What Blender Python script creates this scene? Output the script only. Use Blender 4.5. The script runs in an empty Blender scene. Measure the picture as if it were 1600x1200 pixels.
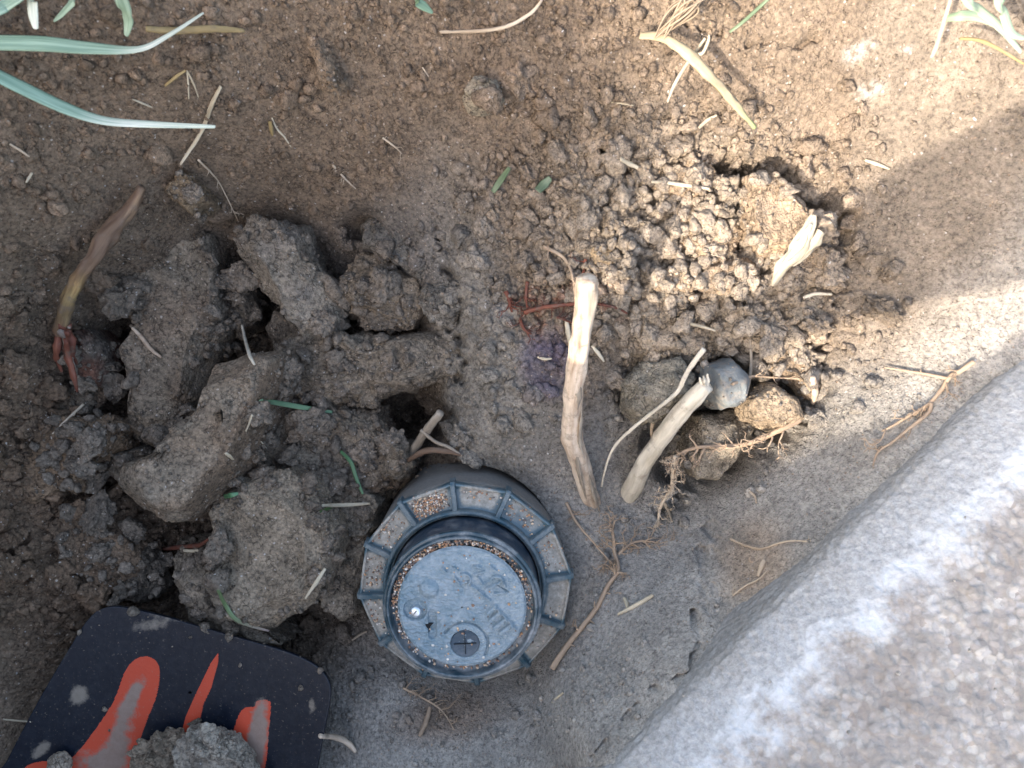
import bpy, bmesh, math, random
import numpy as np
from mathutils import Vector, Quaternion
random.seed(7); RNG = np.random.default_rng(7)

# ------------------------------------------------------------------ camera, sky, sun, exposure
scene = bpy.context.scene
COL = scene.collection
MM = 0.001
S = 0.280 / 1600            # metres per photograph pixel at the level z = 0
HF = math.radians(62.0)
DIST = 0.140 / math.tan(HF / 2)          # camera height above z = 0
CAMZ = DIST
cam_d = bpy.data.cameras.new('camera'); cam = bpy.data.objects.new('camera', cam_d); COL.objects.link(cam)
cam_d.sensor_width = 6.6; cam_d.lens = 3.3 / math.tan(HF / 2)
cam_d.clip_start = 0.005; cam_d.clip_end = 200
cam.location = (0, 0, CAMZ); cam.rotation_euler = (0, 0, 0)
cam_d.dof.use_dof = True; cam_d.dof.focus_distance = DIST - 0.004; cam_d.dof.aperture_fstop = 5.2
scene.camera = cam

SUN_EL = math.radians(40.0)
w = bpy.data.worlds.new("World"); scene.world = w; w.use_nodes = True
nt = w.node_tree; nt.nodes.clear()
sky = nt.nodes.new('ShaderNodeTexSky'); sky.sky_type = 'NISHITA'; sky.sun_disc = False
sky.sun_elevation = SUN_EL; sky.sun_rotation = math.radians(225)
sky.air_density = 1.3; sky.dust_density = 6.0; sky.ozone_density = 1.0
bg = nt.nodes.new('ShaderNodeBackground'); bg.inputs['Strength'].default_value = 0.15
wo = nt.nodes.new('ShaderNodeOutputWorld')
nt.links.new(sky.outputs[0], bg.inputs[0]); nt.links.new(bg.outputs[0], wo.inputs[0])
sun_d = bpy.data.lights.new('sun', 'SUN'); sun = bpy.data.objects.new('sun', sun_d); COL.objects.link(sun)
sun_d.energy = 2.0; sun_d.angle = math.radians(0.5); sun_d.color = (1.0, 0.90, 0.79)
LD = Vector((math.cos(SUN_EL) * .7071, math.cos(SUN_EL) * .7071, -math.sin(SUN_EL)))
sun.rotation_mode = 'QUATERNION'; sun.rotation_quaternion = LD.to_track_quat('-Z', 'Y')
sun.location = (-1, -1, 1.5)
scene.view_settings.view_transform = 'Standard'; scene.view_settings.look = 'None'
scene.view_settings.gamma = 1; scene.view_settings.exposure = 2.2

# ------------------------------------------------------------------ helpers
DPX = DIST / S
def plan(px, py, z):                      # z in mm -> world x, y seen at that photograph pixel
    k = (DIST - z * MM) / DIST
    return (px - 800) * S * k, (600 - py) * S * k
def P(px, py, z):
    x, y = plan(px, py, z); return Vector((x, y, z * MM))

def _h(ix, iy, iz, seed):
    h = (ix.astype(np.int64) * 374761393 + iy.astype(np.int64) * 668265263 + iz.astype(np.int64) * 2147483647 + seed * 1442695041) & 0xffffffff
    h = ((h ^ (h >> 13)) * 1274126177) & 0xffffffff
    h = (h ^ (h >> 16)) & 0xffffffff
    h = (h * 2246822519) & 0xffffffff
    return (h ^ (h >> 15)) & 0xffffffff
def rnd(ix, iy, iz, seed): return _h(ix, iy, iz, seed) / 4294967295.0
def vnoise(x, y, z, seed=0):
    ix, iy, iz = np.floor(x), np.floor(y), np.floor(z)
    fx, fy, fz = x - ix, y - iy, z - iz
    u = fx * fx * fx * (fx * (fx * 6 - 15) + 10); v = fy * fy * fy * (fy * (fy * 6 - 15) + 10); t = fz * fz * fz * (fz * (fz * 6 - 15) + 10)
    def g(a, b, c):
        h = _h(ix + a, iy + b, iz + c, seed)
        gx = (h & 1023) / 511.5 - 1; gy = ((h >> 10) & 1023) / 511.5 - 1; gz = ((h >> 20) & 1023) / 511.5 - 1
        return gx * (fx - a) + gy * (fy - b) + gz * (fz - c)
    def L(a, b, t): return a + (b - a) * t
    return L(L(L(g(0,0,0), g(1,0,0), u), L(g(0,1,0), g(1,1,0), u), v), L(L(g(0,0,1), g(1,0,1), u), L(g(0,1,1), g(1,1,1), u), v), t)
def fbm(x, y, z, o=4, seed=0):
    r = 0; a = 1
    for i in range(o):
        r = r + a * vnoise(x, y, z, seed + i * 17); x = x * 2.03 + 5.2; y = y * 2.03 + 1.3; z = z * 2.03 + 7.7; a *= .5
    return r
def worley2(x, y, seed=0):
    ix, iy = np.floor(x), np.floor(y); b = np.full(x.shape, 9.); b2 = np.full(x.shape, 9.); r = np.zeros(x.shape); o = np.zeros_like(ix)
    for a in (-1, 0, 1):
        for c in (-1, 0, 1):
            jx = ix + a + rnd(ix + a, iy + c, o, seed); jy = iy + c + rnd(ix + a, iy + c, o, seed + 1)
            d = (x - jx) ** 2 + (y - jy) ** 2; q = rnd(ix + a, iy + c, o, seed + 2)
            n = d < b; b2 = np.where(n, b, np.minimum(b2, d)); r = np.where(n, q, r); b = np.where(n, d, b)
    return np.sqrt(b), np.sqrt(b2), r
def worley3(x, y, z, seed=0):
    ix, iy, iz = np.floor(x), np.floor(y), np.floor(z); b = np.full(x.shape, 9.); b2 = np.full(x.shape, 9.); r = np.zeros(x.shape)
    for a in (-1, 0, 1):
        for c in (-1, 0, 1):
            for e in (-1, 0, 1):
                A, B, Cc = ix + a, iy + c, iz + e
                d = (x - A - rnd(A, B, Cc, seed)) ** 2 + (y - B - rnd(A, B, Cc, seed + 1)) ** 2 + (z - Cc - rnd(A, B, Cc, seed + 2)) ** 2
                q = rnd(A, B, Cc, seed + 3); n = d < b; b2 = np.where(n, b, np.minimum(b2, d)); r = np.where(n, q, r); b = np.where(n, d, b)
    return np.sqrt(b), r, np.sqrt(b2)
def bump(f, w=.8): return np.clip(1 - (f / w) ** 2, 0, 1) ** .6
def cellh(f, f2, w=.38): return sstep(.0, w, f2 - f) * (.72 + .28 * bump(f, .9))
def sstep(a, b, x): t = np.clip((x - a) / (b - a), 0, 1); return t * t * (3 - 2 * t)

def mesh_np(name, V, F, mat, parent=None, smooth=True, col=None, link=True):
    V = np.asarray(V, dtype=np.float32); F = np.asarray(F, dtype=np.int32); k = F.shape[1]; n = len(F)
    me = bpy.data.meshes.new(name); me.vertices.add(len(V)); me.vertices.foreach_set('co', V.ravel())
    me.loops.add(n * k); me.loops.foreach_set('vertex_index', F.ravel())
    me.polygons.add(n); me.polygons.foreach_set('loop_start', np.arange(0, n * k, k, dtype=np.int32))
    if smooth: me.polygons.foreach_set('use_smooth', np.ones(n, dtype=bool))
    me.update(calc_edges=True); me.validate()
    if col is not None:
        c = np.ones((len(V), 4), dtype=np.float32); c[:, :np.shape(col)[-1]] = col
        at = me.attributes.new('col', 'FLOAT_COLOR', 'POINT'); at.data.foreach_set('color', c.ravel())
    me.materials.append(mat)
    o = bpy.data.objects.new(name, me)
    if link: COL.objects.link(o)
    if parent: o.parent = parent
    return o
def tag(o, label=None, cat=None, group=None, kind=None):
    if label: o['label'] = label
    if cat: o['category'] = cat
    if group: o['group'] = group
    if kind: o['kind'] = kind
    return o
def empty(name, loc, rot=(0, 0, 0)):
    o = bpy.data.objects.new(name, None); COL.objects.link(o); o.location = loc; o.rotation_euler = rot; o.empty_display_size = .01; return o

# ------------------------------------------------------------------ materials
def new_mat(name):
    m = bpy.data.materials.new(name); m.use_nodes = True; t = m.node_tree
    b = t.nodes['Principled BSDF']; return m, t, b
def N(t, kind, **kw):
    n = t.nodes.new(kind)
    for k, v in kw.items():
        if k in n.inputs: n.inputs[k].default_value = v
        else: setattr(n, k, v)
    return n
def ramp(t, src, pts):
    r = t.nodes.new('ShaderNodeValToRGB'); e = r.color_ramp.elements
    while len(e) < len(pts): e.new(.5)
    for el, (p, c) in zip(e, pts):
        el.position = p; el.color = (c, c, c, 1) if not hasattr(c, '__len__') else (*c, 1)
    t.links.new(src, r.inputs[0]); return r.outputs[0]
def mix(t, fac, a, b, mode='MIX'):
    m = t.nodes.new('ShaderNodeMix'); m.data_type = 'RGBA'; m.blend_type = mode
    for s, v in ((0, fac), (6, a), (7, b)):
        if hasattr(v, 'links'): t.links.new(v, m.inputs[s])
        else: m.inputs[s].default_value = v if s == 0 else ((*v, 1) if len(v) == 3 else v)
    return m.outputs[2]
def coords(t):
    return t.nodes.new('ShaderNodeNewGeometry').outputs['Position']
def noise(t, co, sc, det=4, rough=.6):
    n = N(t, 'ShaderNodeTexNoise', Scale=sc, Detail=det, Roughness=rough); t.links.new(co, n.inputs['Vector']); return n.outputs[0]
def voro(t, co, sc, out='Distance', feat='F1'):
    n = N(t, 'ShaderNodeTexVoronoi', Scale=sc); n.feature = feat; t.links.new(co, n.inputs['Vector']); return n.outputs[out]
def bumpn(t, src, strength, dist, prev=None):
    b = N(t, 'ShaderNodeBump', Strength=strength, Distance=dist); t.links.new(src, b.inputs['Height'])
    if prev is not None: t.links.new(prev, b.inputs['Normal'])
    return b.outputs[0]
def attr(t, name='col'):
    a = t.nodes.new('ShaderNodeAttribute'); a.attribute_name = name; return a.outputs['Color']

def alpha(t):
    a = t.nodes.new('ShaderNodeAttribute'); a.attribute_name = 'col'; return a.outputs['Alpha']
def soil_mat(name='soil', bs=1.0):
    m, t, b = new_mat(name); co = coords(t)
    base = attr(t)
    n1 = noise(t, co, 90, 6, .65); n2 = noise(t, co, 900, 4, .7)
    c = mix(t, 1.0, base, ramp(t, n1, [(.3, (.72, .70, .68)), (.7, (1.28, 1.24, 1.2))]), 'MULTIPLY')
    c = mix(t, 1.0, c, mix(t, ramp(t, alpha(t), [(.1, .75), (.8, 1.)]), (1, 1, 1), ramp(t, n2, [(.32, (.42, .41, .42)), (.5, (1., 1., 1.)), (.70, (1.5, 1.46, 1.42))])), 'MULTIPLY')
    # mineral grains: a few bright and a few dark cells
    wv = t.nodes.new('ShaderNodeTexNoise'); wv.inputs['Scale'].default_value = 600; t.links.new(co, wv.inputs['Vector'])
    wa = t.nodes.new('ShaderNodeVectorMath'); wa.operation = 'MULTIPLY_ADD'; wa.inputs[1].default_value = (.0012, .0012, .0012); t.links.new(wv.outputs['Color'], wa.inputs[0]); t.links.new(co, wa.inputs[2])
    vc = voro(t, wa.outputs[0], 1500, 'Color'); vd = voro(t, wa.outputs[0], 1500)
    sep = t.nodes.new('ShaderNodeSeparateColor'); t.links.new(vc, sep.inputs[0])
    g = ramp(t, sep.outputs[0], [(.90, 0.), (.96, 1.)])
    near = ramp(t, vd, [(.3, 1.), (.5, 0.)])
    gm = mix(t, 1.0, g, near, 'MULTIPLY')
    grain_col = ramp(t, sep.outputs[1], [(0., (.50, .42, .33)), (.5, (.36, .24, .15)), (1., (.62, .60, .56))])
    mx = t.nodes.new('ShaderNodeMath'); mx.operation = 'MULTIPLY'; mx.inputs[1].default_value = .75; t.links.new(gm, mx.inputs[0])
    c = mix(t, mx.outputs[0], c, grain_col)
    ce = voro(t, wa.outputs[0], 620, 'Distance', 'DISTANCE_TO_EDGE')
    gap = mix(t, 1., ramp(t, ce, [(.02, 1.), (.11, 0.)]), ramp(t, noise(t, co, 300, 4, .7), [(.46, 0.), (.62, .8)]), 'MULTIPLY')
    aa = t.nodes.new('ShaderNodeAttribute'); aa.attribute_name = 'col'
    gap = mix(t, 1., gap, ramp(t, aa.outputs['Alpha'], [(.1, .4), (.6, .8), (1., 1.)]), 'MULTIPLY')
    c = mix(t, gap, c, mix(t, 1., c, (.30, .28, .27), 'MULTIPLY'))
    d = mix(t, 1., ramp(t, sep.outputs[2], [(.84, 0.), (.90, .6)]), near, 'MULTIPLY')
    c = mix(t, d, c, mix(t, 1., c, (.45, .42, .40), 'MULTIPLY'))
    t.links.new(c, b.inputs['Base Color'])
    b.inputs['Roughness'].default_value = .93; b.inputs['Specular IOR Level'].default_value = .22
    h1 = bumpn(t, noise(t, co, 1100, 5, .75), .95 * bs, .0009)
    h2 = bumpn(t, vd, .6 * bs, .0003, bumpn(t, gap, .8, -.0006, h1))
    t.links.new(h2, b.inputs['Normal'])
    return m
M_SOIL = soil_mat()

def wood_mat(name, c1, c2, c3, spec=.3, sc=(1, 1, 1), dirt=(.14, .105, .08), dirt_amt=.5, rough=.7, generated_scale=400):
    m, t, b = new_mat(name)
    co = t.nodes.new('ShaderNodeAttribute'); co.attribute_name = 'lc'      # along-the-stick coordinates
    mp = t.nodes.new('ShaderNodeMapping'); mp.inputs['Scale'].default_value = (1, 1, .16); t.links.new(co.outputs['Vector'], mp.inputs[0])
    v = mp.outputs[0]
    n = noise(t, v, generated_scale, 6, .65)
    c = ramp(t, n, [(.3, c2), (.55, c1), (.75, c3)])
    c = mix(t, 1., c, attr(t), 'MULTIPLY')
    dm = ramp(t, noise(t, coords(t), 260, 5, .7), [(.52, 0.), (.66, dirt_amt)])
    c = mix(t, dm, c, dirt)
    t.links.new(c, b.inputs['Base Color']); b.inputs['Roughness'].default_value = rough; b.inputs['Specular IOR Level'].default_value = spec
    t.links.new(bumpn(t, n, .6, .0005), b.inputs['Normal'])
    return m
M_STICK = wood_mat('peeled_wood', (.60, .48, .36), (.26, .17, .11), (.76, .66, .53), dirt_amt=.55)
M_STICK2 = wood_mat('pale_root_wood', (.60, .54, .43), (.36, .31, .23), (.74, .69, .57), dirt_amt=.45)
M_DEAD = wood_mat('grey_dead_wood', (.30, .25, .19), (.14, .11, .08), (.42, .37, .30), dirt_amt=.5)
M_BARK = wood_mat('brown_root_bark', (.15, .095, .06), (.06, .035, .025), (.30, .20, .12), dirt_amt=.75)
M_ROOT = wood_mat('root_skin', (.38, .28, .19), (.23, .16, .11), (.50, .39, .28), dirt_amt=.35)
M_ROOTP = wood_mat('pale_rootlet', (.50, .40, .29), (.32, .24, .16), (.62, .52, .40), dirt_amt=.25)
M_RED = wood_mat('red_rootlet', (.15, .05, .03), (.07, .025, .018), (.26, .11, .065), dirt_amt=.75)
M_STRAW = wood_mat('dry_straw', (.50, .43, .31), (.33, .27, .18), (.64, .57, .45), dirt_amt=.3)
M_YSTRAW = wood_mat('yellow_straw', (.30, .22, .10), (.18, .13, .06), (.42, .33, .18), dirt_amt=.5)
def leaf_mat(name, c1, c2, rough=.45):
    m, t, b = new_mat(name)
    co = t.nodes.new('ShaderNodeAttribute'); co.attribute_name = 'lc'
    mp = t.nodes.new('ShaderNodeMapping'); mp.inputs['Scale'].default_value = (1, 1, .04); t.links.new(co.outputs['Vector'], mp.inputs[0])
    n = noise(t, mp.outputs[0], 1500, 4, .6)
    c = mix(t, ramp(t, n, [(.35, 0.), (.65, 1.)]), c1, c2)
    c = mix(t, 1.0, c, attr(t), 'MULTIPLY')
    t.links.new(c, b.inputs['Base Color']); b.inputs['Roughness'].default_value = rough
    b.inputs['Subsurface Weight'].default_value = .0
    t.links.new(bumpn(t, n, .4, .0003), b.inputs['Normal']); return m
M_GRASS = leaf_mat('green_grass', (.075, .125, .065), (.125, .175, .10))
M_GRASSB = leaf_mat('bluish_grass', (.14, .21, .135), (.29, .37, .26))

# ------------------------------------------------------------------ the ground
CP = [(0,0,60),(200,0,55),(400,0,48),(800,0,42),(1100,0,45),(1400,0,52),(1600,0,58),
(0,150,52),(300,150,38),(550,150,27),(750,150,28),(1000,120,34),(1200,150,36),(1400,150,42),(1600,200,50),
(0,350,38),(150,350,22),(250,300,16),(450,270,8),(600,280,8),(700,260,10),(850,280,13),(1050,250,20),(1300,250,27),(1500,300,40),(1600,350,48),
(330,360,-8),(440,330,-8),(560,330,-4),(640,300,6),(730,350,4),
(0,500,24),(100,520,2),(200,520,-18),(350,500,-26),(500,500,-26),(600,480,-20),(660,480,-14),(735,480,0),(800,450,3),(850,450,5),(1000,450,12),(1200,450,17),(1320,450,22),(1450,450,34),(1600,480,42),
(0,650,8),(100,650,-5),(250,650,-22),(400,650,-24),(550,650,-22),(650,640,-38),(730,640,-3),(800,650,0),(900,650,-5),(1000,650,-6),(1100,720,-14),(1050,780,-14),(1200,680,2),(1300,650,18),(1450,600,32),(1550,580,39),
(0,850,0),(150,850,-12),(300,850,-24),(450,850,-24),(550,850,-22),(727,850,-30),(727,1000,-30),(720,720,-14),(800,740,-8),(900,800,-7),(960,900,-4),(1020,850,-8),(1100,850,2),(1200,820,16),(1200,900,28),(1330,800,34),
(0,1050,-5),(100,1100,-18),(300,1100,-22),(500,1100,-22),(560,1080,-16),(620,1130,-8),(750,1130,-5),(850,1080,-4),(950,1000,8),(1050,1000,22),(850,1180,8),(700,1200,-2),(540,1200,-12),(930,1100,22),
(930,1190,39),(1080,1060,39),(1280,870,39),(1450,720,39),(1600,560,40),(1200,1200,36),(1600,1200,34),(1600,800,36)]
cx = []; cz = []
for px, py, z in CP: cx.append(plan(px, py, z)); cz.append(z)
for a in np.linspace(0, 2 * math.pi, 16, endpoint=False):
    cx.append((.26 * math.cos(a), .22 * math.sin(a))); cz.append(60)
cx = np.array(cx) * 1000; cz = np.array(cz, float)
def tps(r): return np.where(r > 1e-9, r * r * np.log(r + 1e-12), 0)
A = tps(np.linalg.norm(cx[:, None] - cx[None], axis=2)) + np.eye(len(cx)) * 60.
Pm = np.c_[np.ones(len(cx)), cx]
K = np.block([[A, Pm], [Pm.T, np.zeros((3, 3))]])
W = np.linalg.solve(K, np.r_[cz, 0, 0, 0])
def base_z(x, y):                           # metres -> mm
    x = x * 1000; y = y * 1000; r = W[-3] + W[-2] * x + W[-1] * y
    for i in range(len(cx)): r = r + W[i] * tps(np.hypot(x - cx[i, 0], y - cx[i, 1]))
    return r
def axis(h, step, far):
    a = list(np.arange(0, h, step)); s = step
    while a[-1] < far: s *= 1.12; a.append(a[-1] + s)
    a = np.array(a); return np.r_[-a[:0:-1], a]
ax = axis(.152, .00031, 25); ay = axis(.122, .00031, 25)
GX, GY = np.meshgrid(ax, ay)
xx = np.clip(GX, -.24, .24); yy = np.clip(GY, -.2, .2)
Z = base_z(xx, yy)
R = np.maximum(np.abs(GX) / .19, np.abs(GY) / .165)
Z = Z + (60 - Z) * sstep(.86, 1.15, R)
PXM = 800 + GX / S * DPX / (DPX - Z * MM / S); PYM = 600 - GY / S * DPX / (DPX - Z * MM / S)
def blob(x, y, rx, ry, rot=0, soft=1.):
    c, s = math.cos(math.radians(rot)), math.sin(math.radians(rot)); u = (PXM - x) * c - (PYM - y) * s; v = (PXM - x) * s + (PYM - y) * c
    return np.exp(-((u / rx) ** 2 + (v / ry) ** 2) ** soft)
xm, ym = GX * 1000, GY * 1000; zz = np.zeros_like(xm)
wob = fbm(xm / 14, ym / 14, zz, 4, 3)
# masks in the plan of the hole
left = np.clip(blob(380, 680, 400, 330, 0, 2) , 0, 1)
leftlow = blob(90, 800, 210, 260, 0, 2)
rightp = np.clip(blob(1060, 400, 270, 210, -10, 2) + blob(1130, 610, 160, 110, 0, 2), 0, 1)
midr = np.clip(blob(735, 500, 75, 260, 8, 2) + blob(800, 640, 100, 120, 0, 2), 0, 1)
topc = np.clip(blob(850, 100, 500, 200, 0, 2), 0, 1)
rwall = sstep(1250, 1350, PXM + (PYM - 600) * .1) * (1 - rightp)
lowr = sstep(1500, 1750, PXM + PYM + wob * 60) * (1 - rightp)
midr = midr * (1 - rightp); smooth_m = np.clip(midr + rwall * .8 + lowr * .85, 0, 1)
topr = blob(1350, 150, 330, 190, 0, 2)
rough = np.clip(.32 + .55 * left + .35 * leftlow + .75 * rightp + .18 * topc - .28 * smooth_m - .15 * topr, .05, 1.3)
rough = rough * np.clip(1 + wob * .7, .4, 1.6)
fine = R < 1.2
def add(mask, fn):
    r = np.zeros_like(Z); r[mask] = fn(xm[mask], ym[mask]); return r
D = np.zeros_like(Z)
def lay(cell, amp, seed, power=1., wid=.8, warp=.25):
    def f(x, y):
        wx = fbm(x / cell * 1.3, y / cell * 1.3, 0 * x, 2, seed + 50) * warp * 2.6; wy = fbm(x / cell * 1.3 + 9, y / cell * 1.3, 0 * x, 2, seed + 60) * warp * 2.6
        a, b, r = worley2(x / cell + wx, y / cell + wy, seed); return cellh(a, b) * (.2 + .8 * r ** power) * amp
    return add(fine, f)
big = lay(11, 5.2, 11, 1., .85, .4); md = lay(5.2, 2.9, 21, 1.1, .8); sm = lay(2.4, 1.35, 31, 1.6, .75); ti = lay(1.1, .8, 41, 1.8, .75)
crumb = np.clip(leftlow * .8 + left * .7 + rightp * 1.1, 0, 1.1)
D -= left * (1 - midr) * 9
D += big * crumb * .9 + md * (crumb * .9 + .06 * topc) * np.clip(1 + wob, .3, 1.8)
D += sm * rough * 1.0 + ti * np.clip(rough + .18, 0, 1.2)
D += add(fine, lambda x, y: fbm(x / 22, y / 22, 0 * x, 5, 5) * 3.4) * (.55 + .8 * crumb) * (1 - .5 * lowr)
D += add(fine, lambda x, y: fbm(x / 1.3, y / 1.3, 0 * x, 4, 8) * .62) * (.5 + rough)
# pits and cracks seen as black gaps
def pit(x, y, rx, ry, depth, rot=0): return -depth * blob(x, y, rx, ry, rot, 2.2)
D += pit(655, 665, 48, 34, 16, 20) + pit(560, 350, 30, 20, 12, 0) + pit(1118, 262, 22, 8, 9, -10) + pit(1158, 365, 16, 30, 12, -20) + pit(1068, 735, 40, 26, 12, 0) + pit(1030, 690, 26, 26, 10)
D += pit(1030, 613, 66, 58, 7) + pit(1124, 695, 60, 62, 6) + pit(1140, 600, 46, 48, 8) + pit(1208, 637, 54, 44, 7)
D += pit(1235, 608, 22, 18, 12) + pit(975, 265, 12, 8, 7) + pit(940, 235, 10, 8, 6) + pit(160, 540, 40, 60, 12) + pit(25, 735, 14, 14, 9)
# mound of clods at the right with an undercut edge
def ridge_line(pts, wpx, h, mod=True):
    d = np.full(Z.shape, 1e9)
    for (x0, y0), (x1, y1) in zip(pts, pts[1:]):
        t = np.clip(((PXM - x0) * (x1 - x0) + (PYM - y0) * (y1 - y0)) / ((x1 - x0) ** 2 + (y1 - y0) ** 2), 0, 1)
        d = np.minimum(d, np.hypot(PXM - x0 - t * (x1 - x0), PYM - y0 - t * (y1 - y0)))
    k = np.clip(.55 + 2.2 * fbm(xm / 4, ym / 4, zz, 3, int(abs(h) * 10) + 300), 0, 1.3)
    if not mod: k = np.clip(.9 + .6 * (k - .5), .6, 1.2)
    return h * k * np.exp(-(d / (wpx * (.6 + .6 * k))) ** 2)
wig = fbm(xm / 5, ym / 5, zz, 3, 91) * 14
PXM += wig; PYM -= wig
D += ridge_line([(1120, 255), (1200, 268), (1262, 312), (1318, 345)], 13, -15, False)
D += ridge_line([(1312, 350), (1300, 440), (1285, 520), (1288, 600), (1262, 650)], 11, -7)
D += ridge_line([(1262, 665), (1170, 715), (1090, 755), (1040, 800)], 12, -6)
D += ridge_line([(1000, 1090), (1085, 1050), (1092, 1010), (1085, 960)], 5, -4.5) + ridge_line([(920, 1195), (1000, 1100)], 4, -3)
D += ridge_line([(1050, 20), (1120, 55), (1200, 70), (1290, 62)], 6, -2.5)
D += ridge_line([(680, 360), (705, 430), (712, 500), (722, 560), (712, 640)], 9, -5)
D += ridge_line([(1120, 830), (1105, 900), (1115, 950)], 16, -4)
PXM -= wig; PYM += wig
Zf = Z + D
# sprinkler body cavity kept clear
sx, sy = plan(733, 880, -10)
sx, sy = plan(727, 914, 0)
ang_ = np.degrees(np.arctan2(GY - sy, GX - sx)); rr = np.hypot(GX - sx, GY - sy) * 1000
up_ = sstep(35, 75, ang_) * sstep(165, 125, ang_)
rr = rr + fbm(xm / 4, ym / 4, zz, 3, 412) * 2.2
cav = -3.2 + np.clip(rr - 29.5, 0, 9) * 1.6
Zf = np.where(rr < 35, np.minimum(Zf, cav), Zf)
body_hole = np.hypot(GX - sx, GY - (sy + .0036)) * 1000
Zf = np.where(body_hole < 27.0 + 1.3 * up_, np.minimum(Zf, -40), Zf)
# shovel bed kept clear
tb = blob(285, 1110, 225, 125, 0, 3)
Zf = Zf * (1 - tb) + np.minimum(Zf, -16) * tb
nplan = (1400 + (GX - GY) / S) * .7071; tplan = (200 + (GX + GY) / S) * .7071
Zf = np.where((nplan > 1475) & (nplan < 4190) & (tplan > -4600) & (tplan < 5200), np.minimum(Zf, 28), Zf)
# soil colour
def L3(a): return np.array(a)[None, None, :]
c = np.ones(Z.shape + (3,)) * L3((.185, .140, .102))
def paint(m, colr, k=1.):
    global c
    m = np.clip(m * k, 0, 1)[..., None]; c = c * (1 - m) + L3(colr) * m
paint(sstep(760, 1050, PXM + wob * 80) * sstep(700, 350, PYM), (.205, .162, .122))
paint(sstep(500, 800, PXM) * sstep(1000, 800, PXM) * sstep(400, 200, PYM), (.205, .158, .118), .6)
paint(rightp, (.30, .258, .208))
paint(midr, (.215, .198, .172))
paint(blob(660, 320, 130, 50, 20, 2), (.185, .158, .132), .7)
paint(rwall, (.220, .186, .150), .9)
paint(sstep(1380, 1560, PXM + PYM * .9 + wob * 60) * sstep(520, 640, PYM), (.225, .212, .192))
paint(lowr * sstep(700, 800, PYM), (.30, .29, .27))
paint(sstep(1850, 2100, PXM + PYM + wob * 80), (.34, .325, .30), .9)
paint(blob(1180, 880, 55, 75, 0, 2), (.36, .285, .215), .8)  # small pool of warm sunlight painted into the slope colour
paint(left * (1 - midr), (.105, .086, .068), .85)  # shade of the gaps painted into the ground under the left clods
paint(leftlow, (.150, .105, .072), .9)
paint(blob(620, 400, 110, 80, 0, 2) , (.150, .140, .130), .7)
paint(blob(700, 1120, 90, 40, 10, 2), (.21, .155, .115), .7)
paint(blob(855, 568, 44, 56, 0, 2.5) * np.clip(.75 + wob, 0, 1), (.10, .085, .125), .9)
paint(blob(690 + 100, 488, 18, 14, 0, 1.5), (.5, .48, .44), .5)
for x, y, rx, ry in ((1335, 85, 18, 13), (1355, 70, 14, 8), (1360, 140, 22, 12), (1420, 75, 8, 5), (1430, 115, 10, 5)):
    paint(blob(x, y, rx, ry, 20, 1.2) * np.clip(.8 + 2 * fbm(xm / 1.5, ym / 1.5, zz, 3, 77), 0, 1), (.62, .60, .57), .55)
red = blob(880, 478, 95, 45, 0, 2) * np.clip(fbm(xm / 3, ym / 3, zz, 3, 55) * 2, 0, 1)
paint(red, (.22, .085, .05), .8)
lawn = sstep(1.0, 1.08, R)
paint(lawn, (.09, .10, .05))
ny_, nx_ = Z.shape
V = np.stack([GX, GY, Zf * MM], -1).reshape(-1, 3)
idx = np.arange(ny_ * nx_).reshape(ny_, nx_)
F = np.stack([idx[:-1, :-1], idx[:-1, 1:], idx[1:, 1:], idx[1:, :-1]], -1).reshape(-1, 4)
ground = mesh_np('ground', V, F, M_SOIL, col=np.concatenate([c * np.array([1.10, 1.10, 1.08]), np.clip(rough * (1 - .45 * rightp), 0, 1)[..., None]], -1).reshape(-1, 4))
tag(ground, kind='structure')
GC = c
def ground_z(x, y):
    i = np.clip(np.searchsorted(ax, x) - 1, 0, nx_ - 2); j = np.clip(np.searchsorted(ay, y) - 1, 0, ny_ - 2)
    u = (x - ax[i]) / (ax[i + 1] - ax[i]); v = (y - ay[j]) / (ay[j + 1] - ay[j])
    return (Zf[j, i] * (1 - u) * (1 - v) + Zf[j, i + 1] * u * (1 - v) + Zf[j + 1, i] * (1 - u) * v + Zf[j + 1, i + 1] * u * v)
def ground_c(x, y):
    i = np.clip(np.searchsorted(ax, x) - 1, 0, nx_ - 2); j = np.clip(np.searchsorted(ay, y) - 1, 0, ny_ - 2); return GC[j, i]

# unseen heap added to the lower left, its crest shaped to shade the hole
TE = math.tan(SUN_EL); RIDGE = 1110          # pixel units
def st(px, py, z):
    x, y = plan(px, py, z); X = 800 + x / S; Y = 600 - y / S
    return (X + Y) * .7071, (X - Y) * .7071, z * MM / S
def ridge(px, py, z):
    s, t, zp = st(px, py, z); return s, zp + (t + RIDGE) * TE
B = [ridge(*q) for q in ((640, 0, 42), (730, 170, 28), (800, 330, 12), (870, 420, 12), (960, 455, 16), (1080, 470, 20), (1180, 452, 22), (1225, 430, 22))]
B2 = [ridge(*q) for q in ((1150, 600, 10), (1150, 690, 4), (1240, 700, 8), (1320, 665, 20), (1430, 640, 32), (1600, 535, 48))]
prof = [(-3500, B[0][1] + 250), (B[0][0] - 500, B[0][1] + 250), (B[0][0] - 120, B[0][1] + 180)] + B + B2 + [(B2[-1][0] + 80, B2[-1][1] + 200), (B2[-1][0] + 900, B2[-1][1] + 250), (5200, B2[-1][1] + 250)]
prof = sorted(prof); ps = np.array([p[0] for p in prof]); pz = np.array([p[1] for p in prof])
s_ = np.linspace(-500, 2600, 420); u_ = np.linspace(-1, 1, 60)
SS, UU = np.meshgrid(s_, u_)
env = sstep(-500, -50, SS) * sstep(2600, 2100, SS)
hz = np.interp(SS, ps, pz) * env
base_h = 50 * MM / S
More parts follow.
